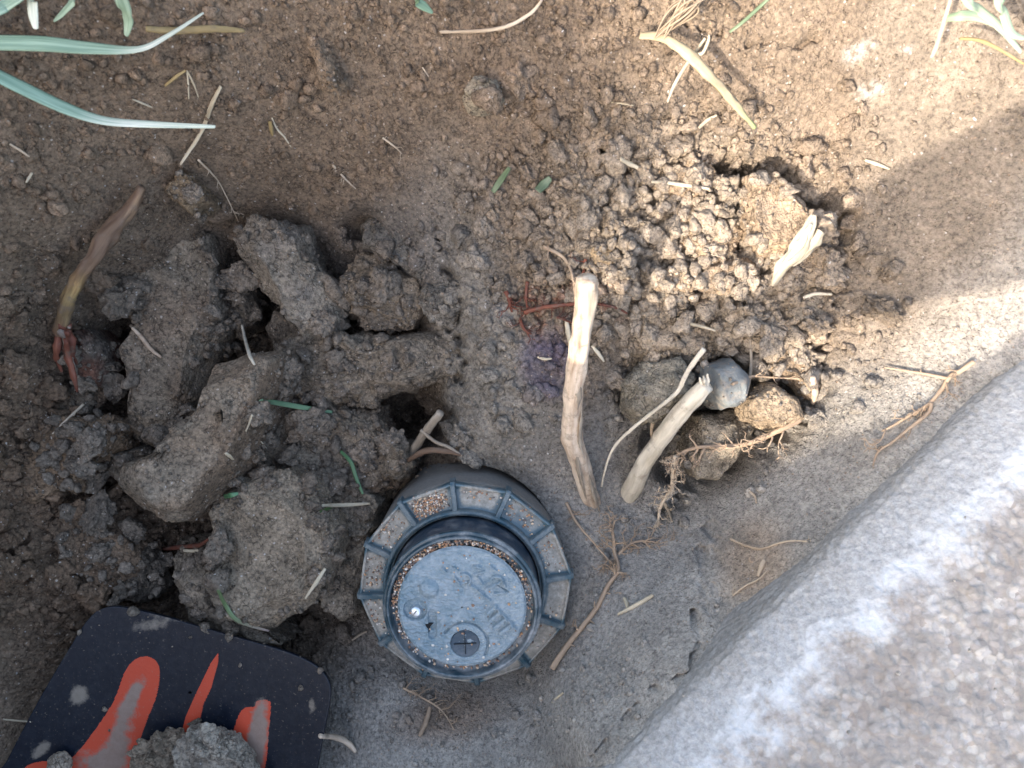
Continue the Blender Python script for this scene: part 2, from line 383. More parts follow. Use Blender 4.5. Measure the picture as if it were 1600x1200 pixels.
cr = np.clip(1 - np.abs(UU), 0, 1) ** .9
Tt = -RIDGE + np.where(UU < 0, UU * 1500, UU * 200) * 1.0
Zh = base_h + (hz - base_h) * cr + fbm(SS / 60, UU * 6, SS * 0, 4, 4) * 22 * np.clip(np.abs(UU) * 4, 0, 1) + fbm(SS / 16, UU * 20, SS * 0, 3, 14) * 8
Zh = np.where(np.abs(UU) > .99, base_h - 120, Zh)
Xp = (SS + Tt) * .7071; Yp = (SS - Tt) * .7071
Vh = np.stack([(Xp - 800) * S, (600 - Yp) * S, Zh * S], -1).reshape(-1, 3)
idx = np.arange(SS.size).reshape(SS.shape)
F = np.stack([idx[:-1, :-1], idx[:-1, 1:], idx[1:, 1:], idx[1:, :-1]], -1).reshape(-1, 4)
tag(mesh_np('shade_mound', Vh, F, M_SOIL, col=np.tile((.30, .25, .20), (len(Vh), 1))), kind='structure')
# unseen board added by the heap, cut to cast the wedge shadow at right
bar = [ridge(*q) for q in ((1215, 425, 22), (1312, 335, 25), (1600, 190, 50), (1600, 440, 48), (1290, 482, 20), (1180, 560, 15))]
(s0, h0), (s1, h1), (s2, h2), (s3, h3), (s4, h4), (s5, h5) = bar
ext = lambda a, b, k: (a[0] + (b[0] - a[0]) * k, a[1] + (b[1] - a[1]) * k)
poly = [bar[0], bar[1], ext(bar[1], bar[2], 2.), ext(bar[4], bar[3], 2.2), bar[4], bar[5]]
bv = []
for dt in (0, 90):
    for s, h in poly:
        t = -RIDGE - 40 + dt; bv.append((((s + t) * .7071 - 800) * S, (600 - (s - t) * .7071) * S, (h + dt * TE) * S))
n = len(poly)
bm = bmesh.new(); vs = [bm.verts.new(v) for v in bv]
bm.faces.new(vs[:n][::-1]); bm.faces.new(vs[n:])
for i in range(n): bm.faces.new((vs[i], vs[(i + 1) % n], vs[n + (i + 1) % n], vs[n + i]))
bmesh.ops.recalc_face_normals(bm, faces=bm.faces)
me = bpy.data.meshes.new('shade_board'); bm.to_mesh(me); bm.free(); me.materials.append(M_DEAD)
at_b = me.attributes.new('col', 'FLOAT_COLOR', 'POINT'); at_b.data.foreach_set('color', np.ones(len(me.vertices) * 4, dtype=np.float32))
board = bpy.data.objects.new('shade_board', me); COL.objects.link(board)
tag(board, 'unseen grey board added to cast the wedge shadow on the right wall', 'board')

# ------------------------------------------------------------------ concrete slab, lower right
m, t, b = new_mat('rough_concrete'); co = coords(t)
at = attr(t)                                   # r: 0 side -> 1 far over the top (distance from the edge)
sp = t.nodes.new('ShaderNodeSeparateColor'); t.links.new(at, sp.inputs[0])
nz = noise(t, co, 45, 6, .7); nz2 = noise(t, co, 160, 5, .7)
ad = t.nodes.new('ShaderNodeMath'); ad.operation = 'MULTIPLY_ADD'; ad.inputs[1].default_value = .5; t.links.new(nz, ad.inputs[0]); t.links.new(sp.outputs[0], ad.inputs[2])
white = ramp(t, ad.outputs[0], [(.47, 0.), (.51, .9), (.57, .6), (.66, .1)])
wv = t.nodes.new('ShaderNodeTexNoise'); wv.inputs['Scale'].default_value = 350; wv.inputs['Detail'].default_value = 3; t.links.new(co, wv.inputs['Vector'])
wa = t.nodes.new('ShaderNodeVectorMath'); wa.operation = 'MULTIPLY_ADD'; wa.inputs[1].default_value = (.0028, .0028, .0028); t.links.new(wv.outputs['Color'], wa.inputs[0]); t.links.new(co, wa.inputs[2])
agg_c = voro(t, wa.outputs[0], 520, 'Color'); agg_d = voro(t, wa.outputs[0], 520)
s2_ = t.nodes.new('ShaderNodeSeparateColor'); t.links.new(agg_c, s2_.inputs[0])
agg = ramp(t, s2_.outputs[0], [(0., (.24, .20, .17)), (.35, (.44, .41, .38)), (.6, (.33, .28, .23)), (.8, (.43, .40, .355)), (1., (.50, .45, .39))])
agg = mix(t, ramp(t, agg_d, [(.36, .1), (.68, .75)]), agg, (.22, .195, .165))
agg = mix(t, ramp(t, nz, [(.45, 0.), (.60, .6)]), agg, (.17, .14, .115))
side = mix(t, ramp(t, ad.outputs[0], [(.24, 0.), (.42, 1.)]), (.29, .277, .255), (.37, .365, .355))
side = mix(t, 1., side, ramp(t, noise(t, co, 700, 6, .8), [(.3, (.62, .62, .62)), (.5, (1., 1., 1.)), (.7, (1.4, 1.4, 1.4))]), 'MULTIPLY')
cc = mix(t, ramp(t, ad.outputs[0], [(.50, 0.), (.58, 1.)]), side, agg)
wm = mix(t, 1., white, ramp(t, nz2, [(.36, .1), (.56, 1.)]), 'MULTIPLY')
cc = mix(t, wm, cc, (.56, .57, .575))
t.links.new(cc, b.inputs['Base Color']); b.inputs['Roughness'].default_value = .85
t.links.new(bumpn(t, agg_d, .5, .0007, bumpn(t, noise(t, co, 900, 5, .75), .7, .0005)), b.inputs['Normal'])
cc0 = cc
M_CONC = m
# cross-section in (n, z) of plan pixel units; swept along the edge direction
prof = [(1436, 10), (1430, 34), (1430, 39), (1434, 41.5), (1447, 44), (1466, 47), (1486, 49.7), (1512, 51.5), (1560, 53), (1700, 54.5), (2200, 56), (4200, 58), (4201, 0)]
pa = [(np.hypot(a[0] - b[0], (a[1] - b[1]) / .175)) for a, b in zip(prof, prof[1:])]; cum = np.r_[0, np.cumsum(pa)]
du = np.r_[np.arange(0, 700, 2.2), np.arange(700, cum[-2], 40), cum[-2], cum[-1]]
pn_ = np.interp(du, cum, [p[0] for p in prof]); pz_ = np.interp(du, cum, [p[1] for p in prof])
tv = np.r_[np.arange(-5000, -900, 60), np.arange(-900, 900, 2.2), np.arange(900, 5000, 60)]
UU, TT = np.meshgrid(du, tv); NN = np.interp(UU, du, pn_); ZZ = np.interp(UU, du, pz_)
# t axis: along (+1,-1)/sqrt2 in plan pixel space
TT0 = TT + 300
edge = fbm(TT0 / 170, UU * 0, UU * 0, 3, 66) * 6
lump = np.zeros_like(UU); mk = (UU < 900) & (np.abs(TT) < 950)
a_, _, r_ = worley2(UU[mk] / 17, TT0[mk] / 17, 5); a2, _, r2 = worley2(UU[mk] / 9, TT0[mk] / 9, 6)
topm = sstep(240, 330, UU[mk])
lump[mk] = (bump(a_, .7) * r_ ** 3 * 4 + bump(a2, .7) * r2 * 2.2) * (.05 + .95 * topm) + fbm(UU[mk] / 60, TT0[mk] / 60, 0 * UU[mk], 3, 7) * 4 + fbm(UU[mk] / 9, TT0[mk] / 9, 0 * UU[mk], 4, 17) * 2.4
NN2 = NN + edge * sstep(2500, 900, UU) - lump * np.where(UU < 380, .7, .1)
ZZ2 = ZZ / .175 + lump * np.where(UU < 250, .15, .9)
ZZ2 = np.where(UU > cum[-2] + 1, 0, ZZ2)
Xp = (NN2 + TT0) * .7071; Yp = (NN2 - TT0) * .7071
V = np.stack([(Xp - 800) * S, (600 - Yp) * S, ZZ2 * S], -1).reshape(-1, 3)
idx = np.arange(UU.size).reshape(UU.shape)
F = np.stack([idx[:-1, :-1], idx[1:, :-1], idx[1:, 1:], idx[:-1, 1:]], -1).reshape(-1, 4)
KK = DPX / (DPX - ZZ2); appn = ((Xp - 800) * KK + 800 + (Yp - 600) * KK + 600) * .7071
att = np.clip((appn - 1500) / 500, 0, 1).reshape(-1)
slab = mesh_np('concrete_slab', V, F, M_CONC, col=np.stack([att, att, att], -1))
tag(slab, 'rough grey concrete slab with white chalky edge and exposed pebbles', 'slab')

# ------------------------------------------------------------------ clods
def facet(n, seed, k, lo, hi, up=False):
    rg = np.random.default_rng(seed); d = np.ones(len(n))
    for i in range(k):
        p = rg.normal(size=3); p /= np.linalg.norm(p)
        if up: p[2] = abs(p[2]) + .2; p /= np.linalg.norm(p)
        dt = n @ p; d = np.where(dt > .05, np.minimum(d, rg.uniform(lo, hi) / np.maximum(dt, .05)), d)
    return d
_ico = {}
def ico(l):
    if l not in _ico:
        bm = bmesh.new(); bmesh.ops.create_icosphere(bm, subdivisions=l, radius=1)
        _ico[l] = (np.array([v.co[:] for v in bm.verts]), np.array([[v.index for v in f.verts] for f in bm.faces])); bm.free()
    return _ico[l]
def lump_mesh(name, poly, ztop, thick, seed, colr, label, cat='soil clod', group=None, lvl=6, tilt=(0, 0), rough=1., flat=.6, mat=None, stone=False, warm=None, face=None, fl=.56):
    pts = np.array([plan(x, y, ztop - thick * .3) for x, y in poly]) * 1000
    # area centroid
    x, y = pts[:, 0], pts[:, 1]; x1, y1 = np.roll(x, -1), np.roll(y, -1); cr = x * y1 - x1 * y; a = cr.sum() / 2
    cen = np.array([((x + x1) * cr).sum(), ((y + y1) * cr).sum()]) / (6 * a)
    q = pts - cen; th = np.linspace(-math.pi, math.pi, 361)
    rad = np.zeros(361)
    for k, tt in enumerate(th):
        d = np.array([math.cos(tt), math.sin(tt)]); best = 0
        for i in range(len(q)):
            p0, p1 = q[i], q[(i + 1) % len(q)]; e = p1 - p0; den = d[0] * e[1] - d[1] * e[0]
            if abs(den) < 1e-9: continue
            u = (p0[0] * e[1] - p0[1] * e[0]) / den; v = (p0[0] * d[1] - p0[1] * d[0]) / den
            if u > 0 and -1e-6 <= v <= 1 + 1e-6: best = max(best, u)
        rad[k] = best
    if cat != 'soil clod' or poly[0][1] < 1090: thick = max(thick, ztop - float(ground_z(cen[0] * MM, cen[1] * MM)) + 4)
    V, F = ico(lvl); n = V
    ang = np.arctan2(n[:, 1], n[:, 0]); rho = np.hypot(n[:, 0], n[:, 1])
    R_ = np.interp(ang, th, rad); sz = rad.mean()
    fc = facet(n, seed * 3 + 1, 13, fl, .95, True) if cat == 'soil clod' else facet(n, seed * 3 + 1, 7, .86, .97, True)
    R_ = R_ * (1.09 if cat == 'soil clod' else 1.02)
    X = cen[0] + R_ * rho ** (flat * .8) * np.cos(ang) * fc ** .55; Y = cen[1] + R_ * rho ** (flat * .8) * np.sin(ang) * fc ** .55
    Zc = np.sign(n[:, 2]) * np.abs(n[:, 2]) ** .6 * thick / 2 * fc ** 1.5
    o = np.stack([n[:, 0], n[:, 1], n[:, 2] * .9], -1)
    d = fbm(X / sz * 1.3, Y / sz * 1.3, Zc / sz * 1.3, 5, seed) * sz * (.17 if not stone else .10)
    wq = fbm(X / 5, Y / 5, Zc / 5, 2, seed + 2) * 1.2
    f, r, g1 = worley3((X + wq) / 4.6, (Y - wq) / 4.6, Zc / 4.6, seed + 5); f2, r2, g2_ = worley3((X + wq) / 1.8, (Y + wq) / 1.8, Zc / 1.8, seed + 9)
    patch = np.clip(.25 + 2.2 * fbm(X / 9, Y / 9, Zc / 9, 2, seed + 3), .1, 1.2)
    if not stone:
        d = d + (cellh(f, g1, .3) * (r + .1) * 1.5 * patch + cellh(f2, g2_, .35) * r2 * .75 * (patch + .25)) * rough + fbm(X / 1.3, Y / 1.3, Zc / 1.3, 4, seed + 8) * .6
    else:
        d = d + fbm(X / 2.5, Y / 2.5, Zc / 2.5, 4, seed + 8) * .35
    X = X + o[:, 0] * d; Y = Y + o[:, 1] * d; Zc = Zc + o[:, 2] * d
    Zw = ztop - thick / 2 + Zc + (X - cen[0]) * tilt[0] + (Y - cen[1]) * tilt[1]
    fk = None
    if face is not None:
        fx_, fy_, ft, fs, fcol = face; pj = (X - cen[0]) * fx_ + (Y - cen[1]) * fy_; fk = sstep(ft - .8, ft + .8, pj + fbm(X / 6, Y / 6, 0 * X, 2, seed) * 2); Zw = Zw - np.clip(pj - ft, 0, 99) * fs
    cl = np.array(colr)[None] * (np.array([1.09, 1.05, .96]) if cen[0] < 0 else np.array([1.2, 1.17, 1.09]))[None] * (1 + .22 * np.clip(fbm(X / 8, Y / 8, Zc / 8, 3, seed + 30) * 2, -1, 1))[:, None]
    if warm is not None:
        k = sstep(-.2, .5, fbm(X / 12, Y / 12, Zc / 12, 2, seed + 31))[:, None]; cl = cl * (1 - k) + np.array(warm)[None] * k
    if fk is not None: cl = cl * (1 - fk[:, None]) + np.array(fcol)[None] * fk[:, None]
    VV = np.stack([X - cen[0], Y - cen[1], Zw - (ztop - thick)], -1) * MM
    ob = mesh_np(name, VV, F, mat or M_SOIL, col=np.c_[cl, np.full(len(cl), .75)])
    ob.location = (cen[0] * MM, cen[1] * MM, (ztop - thick) * MM)
    return tag(ob, label, cat, group)
GL = 'broken soil clods heaped at the left of the hole'; GR = 'clods and stones in the pile at the right'
STONES = [[(972,594),(1010,562),(1068,552),(1094,590),(1086,638),(1045,662),(1000,668),(970,640)],[(1163,616),(1200,590),(1250,616),(1262,658),(1205,678),(1165,662)],[(1088,644),(1150,634),(1182,665),(1168,706),(1122,754),(1082,752),(1072,712)],[(1102,566),(1148,550),(1184,582),(1176,634),(1132,650),(1098,612)],[(1165,286),(1205,282),(1255,326),(1272,358),(1245,392),(1198,386),(1165,350)],[(326,580),(375,562),(428,561),(420,610),(395,655),(364,730),(340,771),(292,814),(247,818),(210,794),(176,756),(180,726),(221,722),(232,696),(289,662)],[(350,810),(395,770),(440,760),(485,785),(500,825),(498,885),(480,925),(440,950),(400,970),(360,950),(340,900),(350,856)],[(395,400),(460,360),(475,410),(515,455),(500,490),(475,510),(450,490),(410,440)],[(230,437),(250,400),(315,390),(320,467),(312,524),(295,600),(262,665),(232,665),(215,630),(200,565),(230,505)]]
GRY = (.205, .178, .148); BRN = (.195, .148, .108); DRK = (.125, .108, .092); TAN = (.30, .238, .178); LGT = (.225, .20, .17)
C = lambda *a, **k: lump_mesh('soil_clod', *a, **k)
C([(210,437),(240,385),(330,378),(336,467),(330,524),(308,580),(300,625),(277,662),(232,681),(191,674),(202,625),(180,565),(217,505)], 2, 34, 1, GRY, 'tall upright brownish clod with an orange rootlet on its left flank', group=GL, warm=BRN, tilt=(-.15, .05), fl=.75)
C([(326,580),(375,562),(428,561),(420,610),(395,655),(364,730),(340,771),(292,814),(247,818),(210,794),(176,756),(180,726),(221,722),(232,696),(289,662)], 20, 28, 2, GRY, 'long slanting slab of soil with a smooth brown right face', group=GL, warm=(.22, .165, .115), tilt=(.05, -.05), rough=.4, flat=.45, fl=.84, face=(.86, -.5, 6.0, 1.3, (.16, .12, .085)))
C([(372,378),(400,338),(472,348),(482,400),(495,420),(527,455),(515,492),(475,527),(445,502),(400,450),(388,420)], 6, 30, 3, LGT, 'pale ragged clod at the top of the left heap with a dark upper end', group=GL, warm=(.24, .21, .175), tilt=(0, -.12))
C([(560,402),(600,393),(645,440),(660,480),(640,512),(590,504),(540,492),(524,455)], -1, 24, 4, (.20, .165, .13), 'rounded clod with reddish root marks beside the pale ragged clod', group=GL, lvl=6)
C([(558,345),(620,333),(668,358),(682,405),(655,434),(600,396),(562,385)], -2, 22, 5, (.17, .162, .152), 'bluish grey clod below the wall at the upper end of the heap', group=GL, lvl=5)
C([(662,438),(700,440),(718,480),(708,505),(672,500),(655,470)], -2, 14, 6, (.19, .182, .17), 'small blue grey clod against the smooth soil ridge', group=GL, lvl=5)
C([(440,545),(480,515),(560,530),(640,520),(700,518),(735,550),(712,582),(650,600),(600,610),(560,640),(470,640),(425,600)], -4, 30, 7, GRY, 'wide crumbly clod above the dark hollow in the heap', group=GL, tilt=(.05, 0), rough=1.5)
C([(425,640),(500,620),(590,640),(605,690),(642,712),(635,745),(590,775),(500,770),(430,745),(400,700)], -8, 26, 8, GRY, 'crumbly clod mass just left of the dark hollow', group=GL, rough=1.6, warm=BRN)
C([(330,800),(382,758),(440,746),(492,770),(515,820),(513,890),(492,940),(440,968),(400,990),(345,965),(322,900),(336,850)], 8, 26, 9, (.24, .205, .165), 'largest flat topped clod lying over the edge of the dark shovel', group=GL, rough=.6, flat=.45, tilt=(.05, .06), fl=.82)
C([(246,868),(325,850),(345,950),(400,992),(440,1005),(380,1016),(300,1000),(262,945)], 0, 20, 10, GRY, 'clod wedged under the largest clod above the shovel blade', group=GL, rough=1.1)
C([(503,880),(540,838),(572,842),(566,900),(562,962),(530,978),(506,940)], -6, 22, 11, LGT, 'upright clod touching the left side of the sprinkler', group=GL, lvl=5)
C([(500,772),(556,764),(592,790),(586,835),(530,858),(508,820)], -4, 18, 12, LGT, 'grey clod under the pale straw beside the sprinkler', group=GL, lvl=5)
C([(590,700),(632,700),(644,735),(620,760),(585,750)], -2, 14, 13, GRY, 'small clod at the foot of the broken twig', group=GL, lvl=5)
C([(345,420),(372,410),(390,450),(385,500),(360,520),(340,480)], -8, 18, 14, DRK, 'narrow dark clod in the crack below the pale ragged clod', group=GL, lvl=5)
C([(185,700),(240,690),(250,730),(190,760),(150,740)], -6, 16, 15, DRK, 'dark clod behind the long slanting slab', group=GL, lvl=5)
C([(20,700),(100,650),(185,665),(190,700),(120,760),(50,780),(10,750)], 4, 20, 16, (.19, .14, .10), 'brown fibrous clod at the left edge of the heap', group=GL, rough=1.5)
C([(60,800),(150,770),(210,830),(230,890),(170,930),(80,900)], -4, 20, 17, (.16, .12, .09), 'dark brown crumbly clod left of the largest clod', group=GL, rough=1.6)
C([(165,860),(225,862),(250,920),(210,950),(160,920)], -8, 16, 18, DRK, 'greyish clod near the corner of the shovel blade', group=GL, lvl=5)
C([(84,522),(104,512),(128,535),(134,580),(118,606),(90,590)], 11, 16, 25, (.16, .085, .065), 'reddish clod clinging to the torn base of the thick brown root', group=GL, lvl=5, warm=(.20, .17, .14))
C([(80,590),(125,575),(140,625),(120,660),(75,650)], -2, 18, 19, (.17, .145, .12), 'clod at the foot of the thick brown root', group=GL, lvl=5)
C([(140,570),(165,565),(180,600),(165,630),(145,620)], -8, 14, 20, (.21, .15, .10), 'small brown clod in the gap right of the thick brown root', group=GL, lvl=5)
C([(425,470),(470,500),(500,540),(470,590),(430,560),(405,510)], -10, 18, 21, DRK, 'dark clod between the pale ragged clod and the slanting slab', group=GL, lvl=5)
C([(245,275),(290,270),(305,300),(280,320),(250,305)], 24, 12, 22, (.20, .155, .11), 'small brown clod sitting on the upper left slope', lvl=5)
C([(475,45),(500,40),(525,110),(520,130),(495,115)], 42, 8, 23, (.26, .20, .15), 'elongated tan clod pressed into the top wall', lvl=5)
# right pile
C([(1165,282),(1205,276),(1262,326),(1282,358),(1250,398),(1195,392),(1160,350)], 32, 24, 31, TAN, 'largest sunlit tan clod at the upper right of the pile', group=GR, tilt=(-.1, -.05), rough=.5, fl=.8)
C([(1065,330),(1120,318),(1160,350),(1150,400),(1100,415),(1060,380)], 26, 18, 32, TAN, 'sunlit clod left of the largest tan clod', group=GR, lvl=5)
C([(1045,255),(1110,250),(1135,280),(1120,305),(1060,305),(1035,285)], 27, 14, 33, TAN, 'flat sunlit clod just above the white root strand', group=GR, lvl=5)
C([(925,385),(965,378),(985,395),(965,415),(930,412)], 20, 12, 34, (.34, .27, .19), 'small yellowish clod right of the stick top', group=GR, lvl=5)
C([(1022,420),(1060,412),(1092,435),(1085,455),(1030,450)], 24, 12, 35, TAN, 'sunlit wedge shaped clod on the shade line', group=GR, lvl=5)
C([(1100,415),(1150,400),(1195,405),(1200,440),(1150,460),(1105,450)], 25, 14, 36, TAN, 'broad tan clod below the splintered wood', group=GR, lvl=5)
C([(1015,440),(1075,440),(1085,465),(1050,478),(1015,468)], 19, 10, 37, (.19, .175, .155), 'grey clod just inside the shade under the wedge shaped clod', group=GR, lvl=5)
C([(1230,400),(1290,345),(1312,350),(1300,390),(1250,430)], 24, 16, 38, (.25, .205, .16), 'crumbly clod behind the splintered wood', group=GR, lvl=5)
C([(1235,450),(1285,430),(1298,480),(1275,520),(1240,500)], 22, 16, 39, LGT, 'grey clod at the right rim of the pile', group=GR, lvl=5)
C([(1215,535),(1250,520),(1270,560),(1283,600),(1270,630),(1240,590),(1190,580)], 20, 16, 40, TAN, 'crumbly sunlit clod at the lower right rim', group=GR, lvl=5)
C([(978,600),(1010,568),(1062,558),(1088,590),(1082,632),(1045,655),(1000,662),(976,640)], 15, 20, 41, (.20, .185, .155), 'round dirt coated stone under the thin yellow stem', cat='stone', group=GR, lvl=6, rough=.35, flat=.7)
C([(1163,622),(1200,596),(1246,620),(1256,656),(1205,672),(1168,656)], 20, 18, 42, (.29, .235, .175), 'tan stone shaped clod above the branching root', cat='stone', group=GR, lvl=6, rough=.3)
C([(1092,650),(1150,640),(1176,665),(1162,702),(1122,748),(1086,746),(1078,712)], 10, 22, 43, (.21, .19, .16), 'long dirt coated stone under the branching root', cat='stone', group=GR, lvl=6, rough=.4)
C([(740,122),(775,124),(786,145),(770,166),(735,166),(722,146)], 36, 12, 45, (.30, .27, .22), 'pale embedded stone in the top wall', cat='stone', lvl=5, rough=.25, flat=.75)
m, t, b = new_mat('grey_stone'); co = coords(t)
c_ = mix(t, ramp(t, noise(t, co, 150, 5), [(.4, 0.), (.65, 1.)]), (.12, .13, .127), (.19, .205, .20))
c_ = mix(t, ramp(t, noise(t, co, 400, 5), [(.48, 0.), (.62, .8)]), c_, (.24, .205, .165))
t.links.new(c_, b.inputs['Base Color']); b.inputs['Roughness'].default_value = .85; t.links.new(bumpn(t, noise(t, co, 900, 5), .7, .0006), b.inputs['Normal'])
M_STONE = m
lump_mesh('pebble', [(1108,572),(1148,557),(1176,585),(1168,630),(1132,642),(1106,612)], 22, 16, 44, GRY, 'smooth blue grey pebble at the tip of the pale root stick', 'pebble', GR, 5, flat=.8, mat=M_STONE, stone=True)

# ------------------------------------------------------------------ sprinkler head
def plastic(name, base, dusty, amt, sc=140, rough=.42, bmp=.25):
    m, t, b = new_mat(name); co = coords(t)
    n = noise(t, co, sc, 7, .72); n2 = noise(t, co, sc * 9, 4, .7)
    a = ramp(t, n, [(.5 - amt * .35, 0.), (.5 + .22 - amt * .25, 1.)])
    a = mix(t, 1., a, ramp(t, n2, [(.35, .45), (.6, 1.)]), 'MULTIPLY')
    c = mix(t, a, base, dusty)
    t.links.new(c, b.inputs['Base Color'])
    rr_ = ramp(t, a, [(0., rough), (1., .85)]); t.links.new(rr_, b.inputs['Roughness'])
    t.links.new(bumpn(t, n2, bmp, .0004), b.inputs['Normal']); return m
BL = (.045, .105, .15)
M_FL = plastic('dusty_blue_black_plastic', BL, (.34, .315, .265), 1.15, 90)
t = M_FL.node_tree; b = t.nodes['Principled BSDF']; co = coords(t)
sp = t.nodes.new('ShaderNodeSeparateColor'); t.links.new(attr(t), sp.inputs[0]); n = noise(t, co, 200, 7, .75); mm_ = t.nodes.new('ShaderNodeMath'); mm_.operation = 'MULTIPLY_ADD'; mm_.inputs[1].default_value = .9; t.links.new(n, mm_.inputs[0]); t.links.new(sp.outputs[0], mm_.inputs[2])
sb = t.nodes.new('ShaderNodeMath'); sb.operation = 'SUBTRACT'; sb.inputs[1].default_value = .5; t.links.new(mm_.outputs[0], sb.inputs[0])
dcol = ramp(t, noise(t, co, 700, 4, .7), [(.3, (.20, .18, .15)), (.5, (.31, .285, .24)), (.7, (.44, .41, .36))])
c_ = mix(t, ramp(t, sb.outputs[0], [(.15, .12), (.55, .92)]), (.022, .075, .105), dcol); t.links.new(c_, b.inputs['Base Color'])
t.links.new(ramp(t, sb.outputs[0], [(.15, .38), (.5, .9)]), b.inputs['Roughness'])
M_RIB = plastic('worn_rib_plastic', (.022, .062, .085), (.20, .215, .21), .3, 160, .35)
M_COL = plastic('dark_collar_plastic', (.02, .035, .055), (.20, .20, .20), .05, 120, .35)
M_RING = plastic('scuffed_ring_plastic', (.02, .045, .06), (.32, .325, .32), .22, 90, .28)
M_LID = plastic('dusty_lid_plastic', (.06, .13, .17), (.27, .315, .335), .85, 55, .30, .9)
M_BODY = plastic('soiled_body_plastic', (.10, .102, .10), (.21, .195, .172), 1.0, 120, .7)
M_RUB = plastic('black_rubber', (.035, .06, .085), (.14, .15, .16), .2, 200, .55)
m, t, b = new_mat('bright_screw_metal'); b.inputs['Base Color'].default_value = (.62, .66, .70, 1); b.inputs['Metallic'].default_value = .8; b.inputs['Roughness'].default_value = .35; M_SCREW = m
def lathe(name, prof, mat, parent, seg=160, rmod=None):
    th = np.linspace(0, 2 * math.pi, seg, endpoint=False); V = []
    for r, z in prof:
        rr = r * (rmod(th, r) if rmod else 1)
        V.append(np.stack([rr * np.cos(th), rr * np.sin(th), np.full(seg, z)], -1))
    V = np.concatenate(V) * MM; k = len(prof); idx = np.arange(k * seg).reshape(k, seg); nx = np.roll(idx, -1, 1)
    F = np.stack([idx[:-1], nx[:-1], nx[1:], idx[1:]], -1).reshape(-1, 4)
    return mesh_np(name, V, F[:, ::-1], mat, parent)
def curve_prof(pts, n=6):
    out = []
    for i in range(len(pts) - 1):
        p0 = pts[max(i - 1, 0)]; p1 = pts[i]; p2 = pts[i + 1]; p3 = pts[min(i + 2, len(pts) - 1)]
        for k in range(n):
            t = k / n; out.append(tuple(.5 * (2 * b + (c - a) * t + (2 * a - 5 * b + 4 * c - d) * t * t + (3 * b - a - 3 * c + d) * t ** 3) for a, b, c, d in zip(p0, p1, p2, p3)))
    out.append(pts[-1]); return out
spr = empty('sprinkler_head', P(727, 914, 0), (math.radians(11), math.radians(-.5), 0))
spr.scale = (1.014,) * 3
tag(spr, 'round blue black plastic sprinkler head with ribbed flange half buried in soil', 'sprinkler')
lathe('body', [(0, -62), (26.0, -62), (27.0, -30), (27.6, -6), (27.6, -3), (26.0, -1.5)], M_BODY, spr)
OFF = math.radians(6)
def poly12(th, r):
    a = (th - OFF) % (math.pi / 6) - math.pi / 12; q = math.cos(math.pi / 12) / np.cos(a); k = sstep(20, 27, r); return 1 + (q - 1) * k
flange = lathe('flange', curve_prof([(20.0, .9), (21.5, .8), (24, .3), (27.0, .0), (27.9, .25), (28.3, .7), (28.8, .6), (29.0, .0), (28.8, -2.2), (28.0, -3.0), (26, -3.2)], 4), M_FL, spr, 240, poly12)
co_ = np.array([v.co[:] for v in flange.data.vertices]) * 1000; r_a = np.hypot(co_[:, 0], co_[:, 1]); aa_ = (np.arctan2(co_[:, 1], co_[:, 0]) - OFF) % (math.pi / 6)
dd = np.minimum(aa_, math.pi / 6 - aa_) * r_a; sec = np.floor(((np.arctan2(co_[:, 1], co_[:, 0]) - OFF) % (2 * math.pi)) / (math.pi / 6))
hv = np.array([.55, .12, .42, .62, .62, .5, .45, .6, .6, .65, .62, .6])[sec.astype(int) % 12]
dm_ = sstep(.6, 2.6, dd) * sstep(21.5, 23.5, r_a) * sstep(28.9, 27.2, r_a) * (hv + .3)
cl_ = np.ones((len(co_), 4), dtype=np.float32); cl_[:, 0] = dm_
at_ = flange.data.attributes.new('col', 'FLOAT_COLOR', 'POINT'); at_.data.foreach_set('color', cl_.ravel())
for k in range(12):
    a = OFF + k * math.pi / 6; bm = bmesh.new()
    L0, L1 = 21.0, 29.3
    secs = [(L0, 2.6, .75), (23, 2.3, .72), (27, 1.7, .68), (28.6, 1.45, .72), (L1, .9, .75), (L1 + .1, -2.4, .75)]
    pr = []
    for r, h, wd in secs:
        ring = [bm.verts.new((r, y * wd, z)) for y, z in ((-1.05, -2.6), (-1., h - .35), (-.75, h), (.75, h), (1., h - .35), (1.05, -2.6))]
        pr.append(ring)
    for A_, B_ in zip(pr, pr[1:]):
        for i in range(5): bm.faces.new((A_[i], B_[i], B_[i + 1], A_[i + 1]))
    bm.faces.new(pr[0]); bm.faces.new(pr[-1][::-1])
    bmesh.ops.scale(bm, vec=(MM, MM, MM), verts=bm.verts); bmesh.ops.recalc_face_normals(bm, faces=bm.faces)
    me = bpy.data.meshes.new('rib'); bm.to_mesh(me); bm.free(); me.materials.append(M_RIB)
    o = bpy.data.objects.new('rib', me); COL.objects.link(o); o.parent = spr; o.rotation_euler = (0, 0, a)
    bv_ = o.modifiers.new('b', 'BEVEL'); bv_.width = .00022; bv_.segments = 2; bv_.limit_method = 'ANGLE'
lathe('collar', curve_prof([(21.9, .4), (21.9, 2.4), (21.6, 3.0), (21.2, 3.1), (20.7, 2.7), (20.6, 1.5), (20.1, 1.3)], 5), M_RIB, spr)
lathe('riser_wall', [(19.7, .6), (19.5, 12.0)], M_COL, spr)
lathe('rim_ring', curve_prof([(19.3, 10.2), (20.0, 10.6), (20.3, 11.2), (20.2, 12.0), (19.7, 12.25), (19.45, 12.3), (19.35, 12.9), (19.05, 13.25), (18.6, 13.2), (18.4, 12.6), (18.3, 10.9), (17.5, 10.4), (16.3, 10.4), (16.2, 10.2)], 5), M_RING, spr)
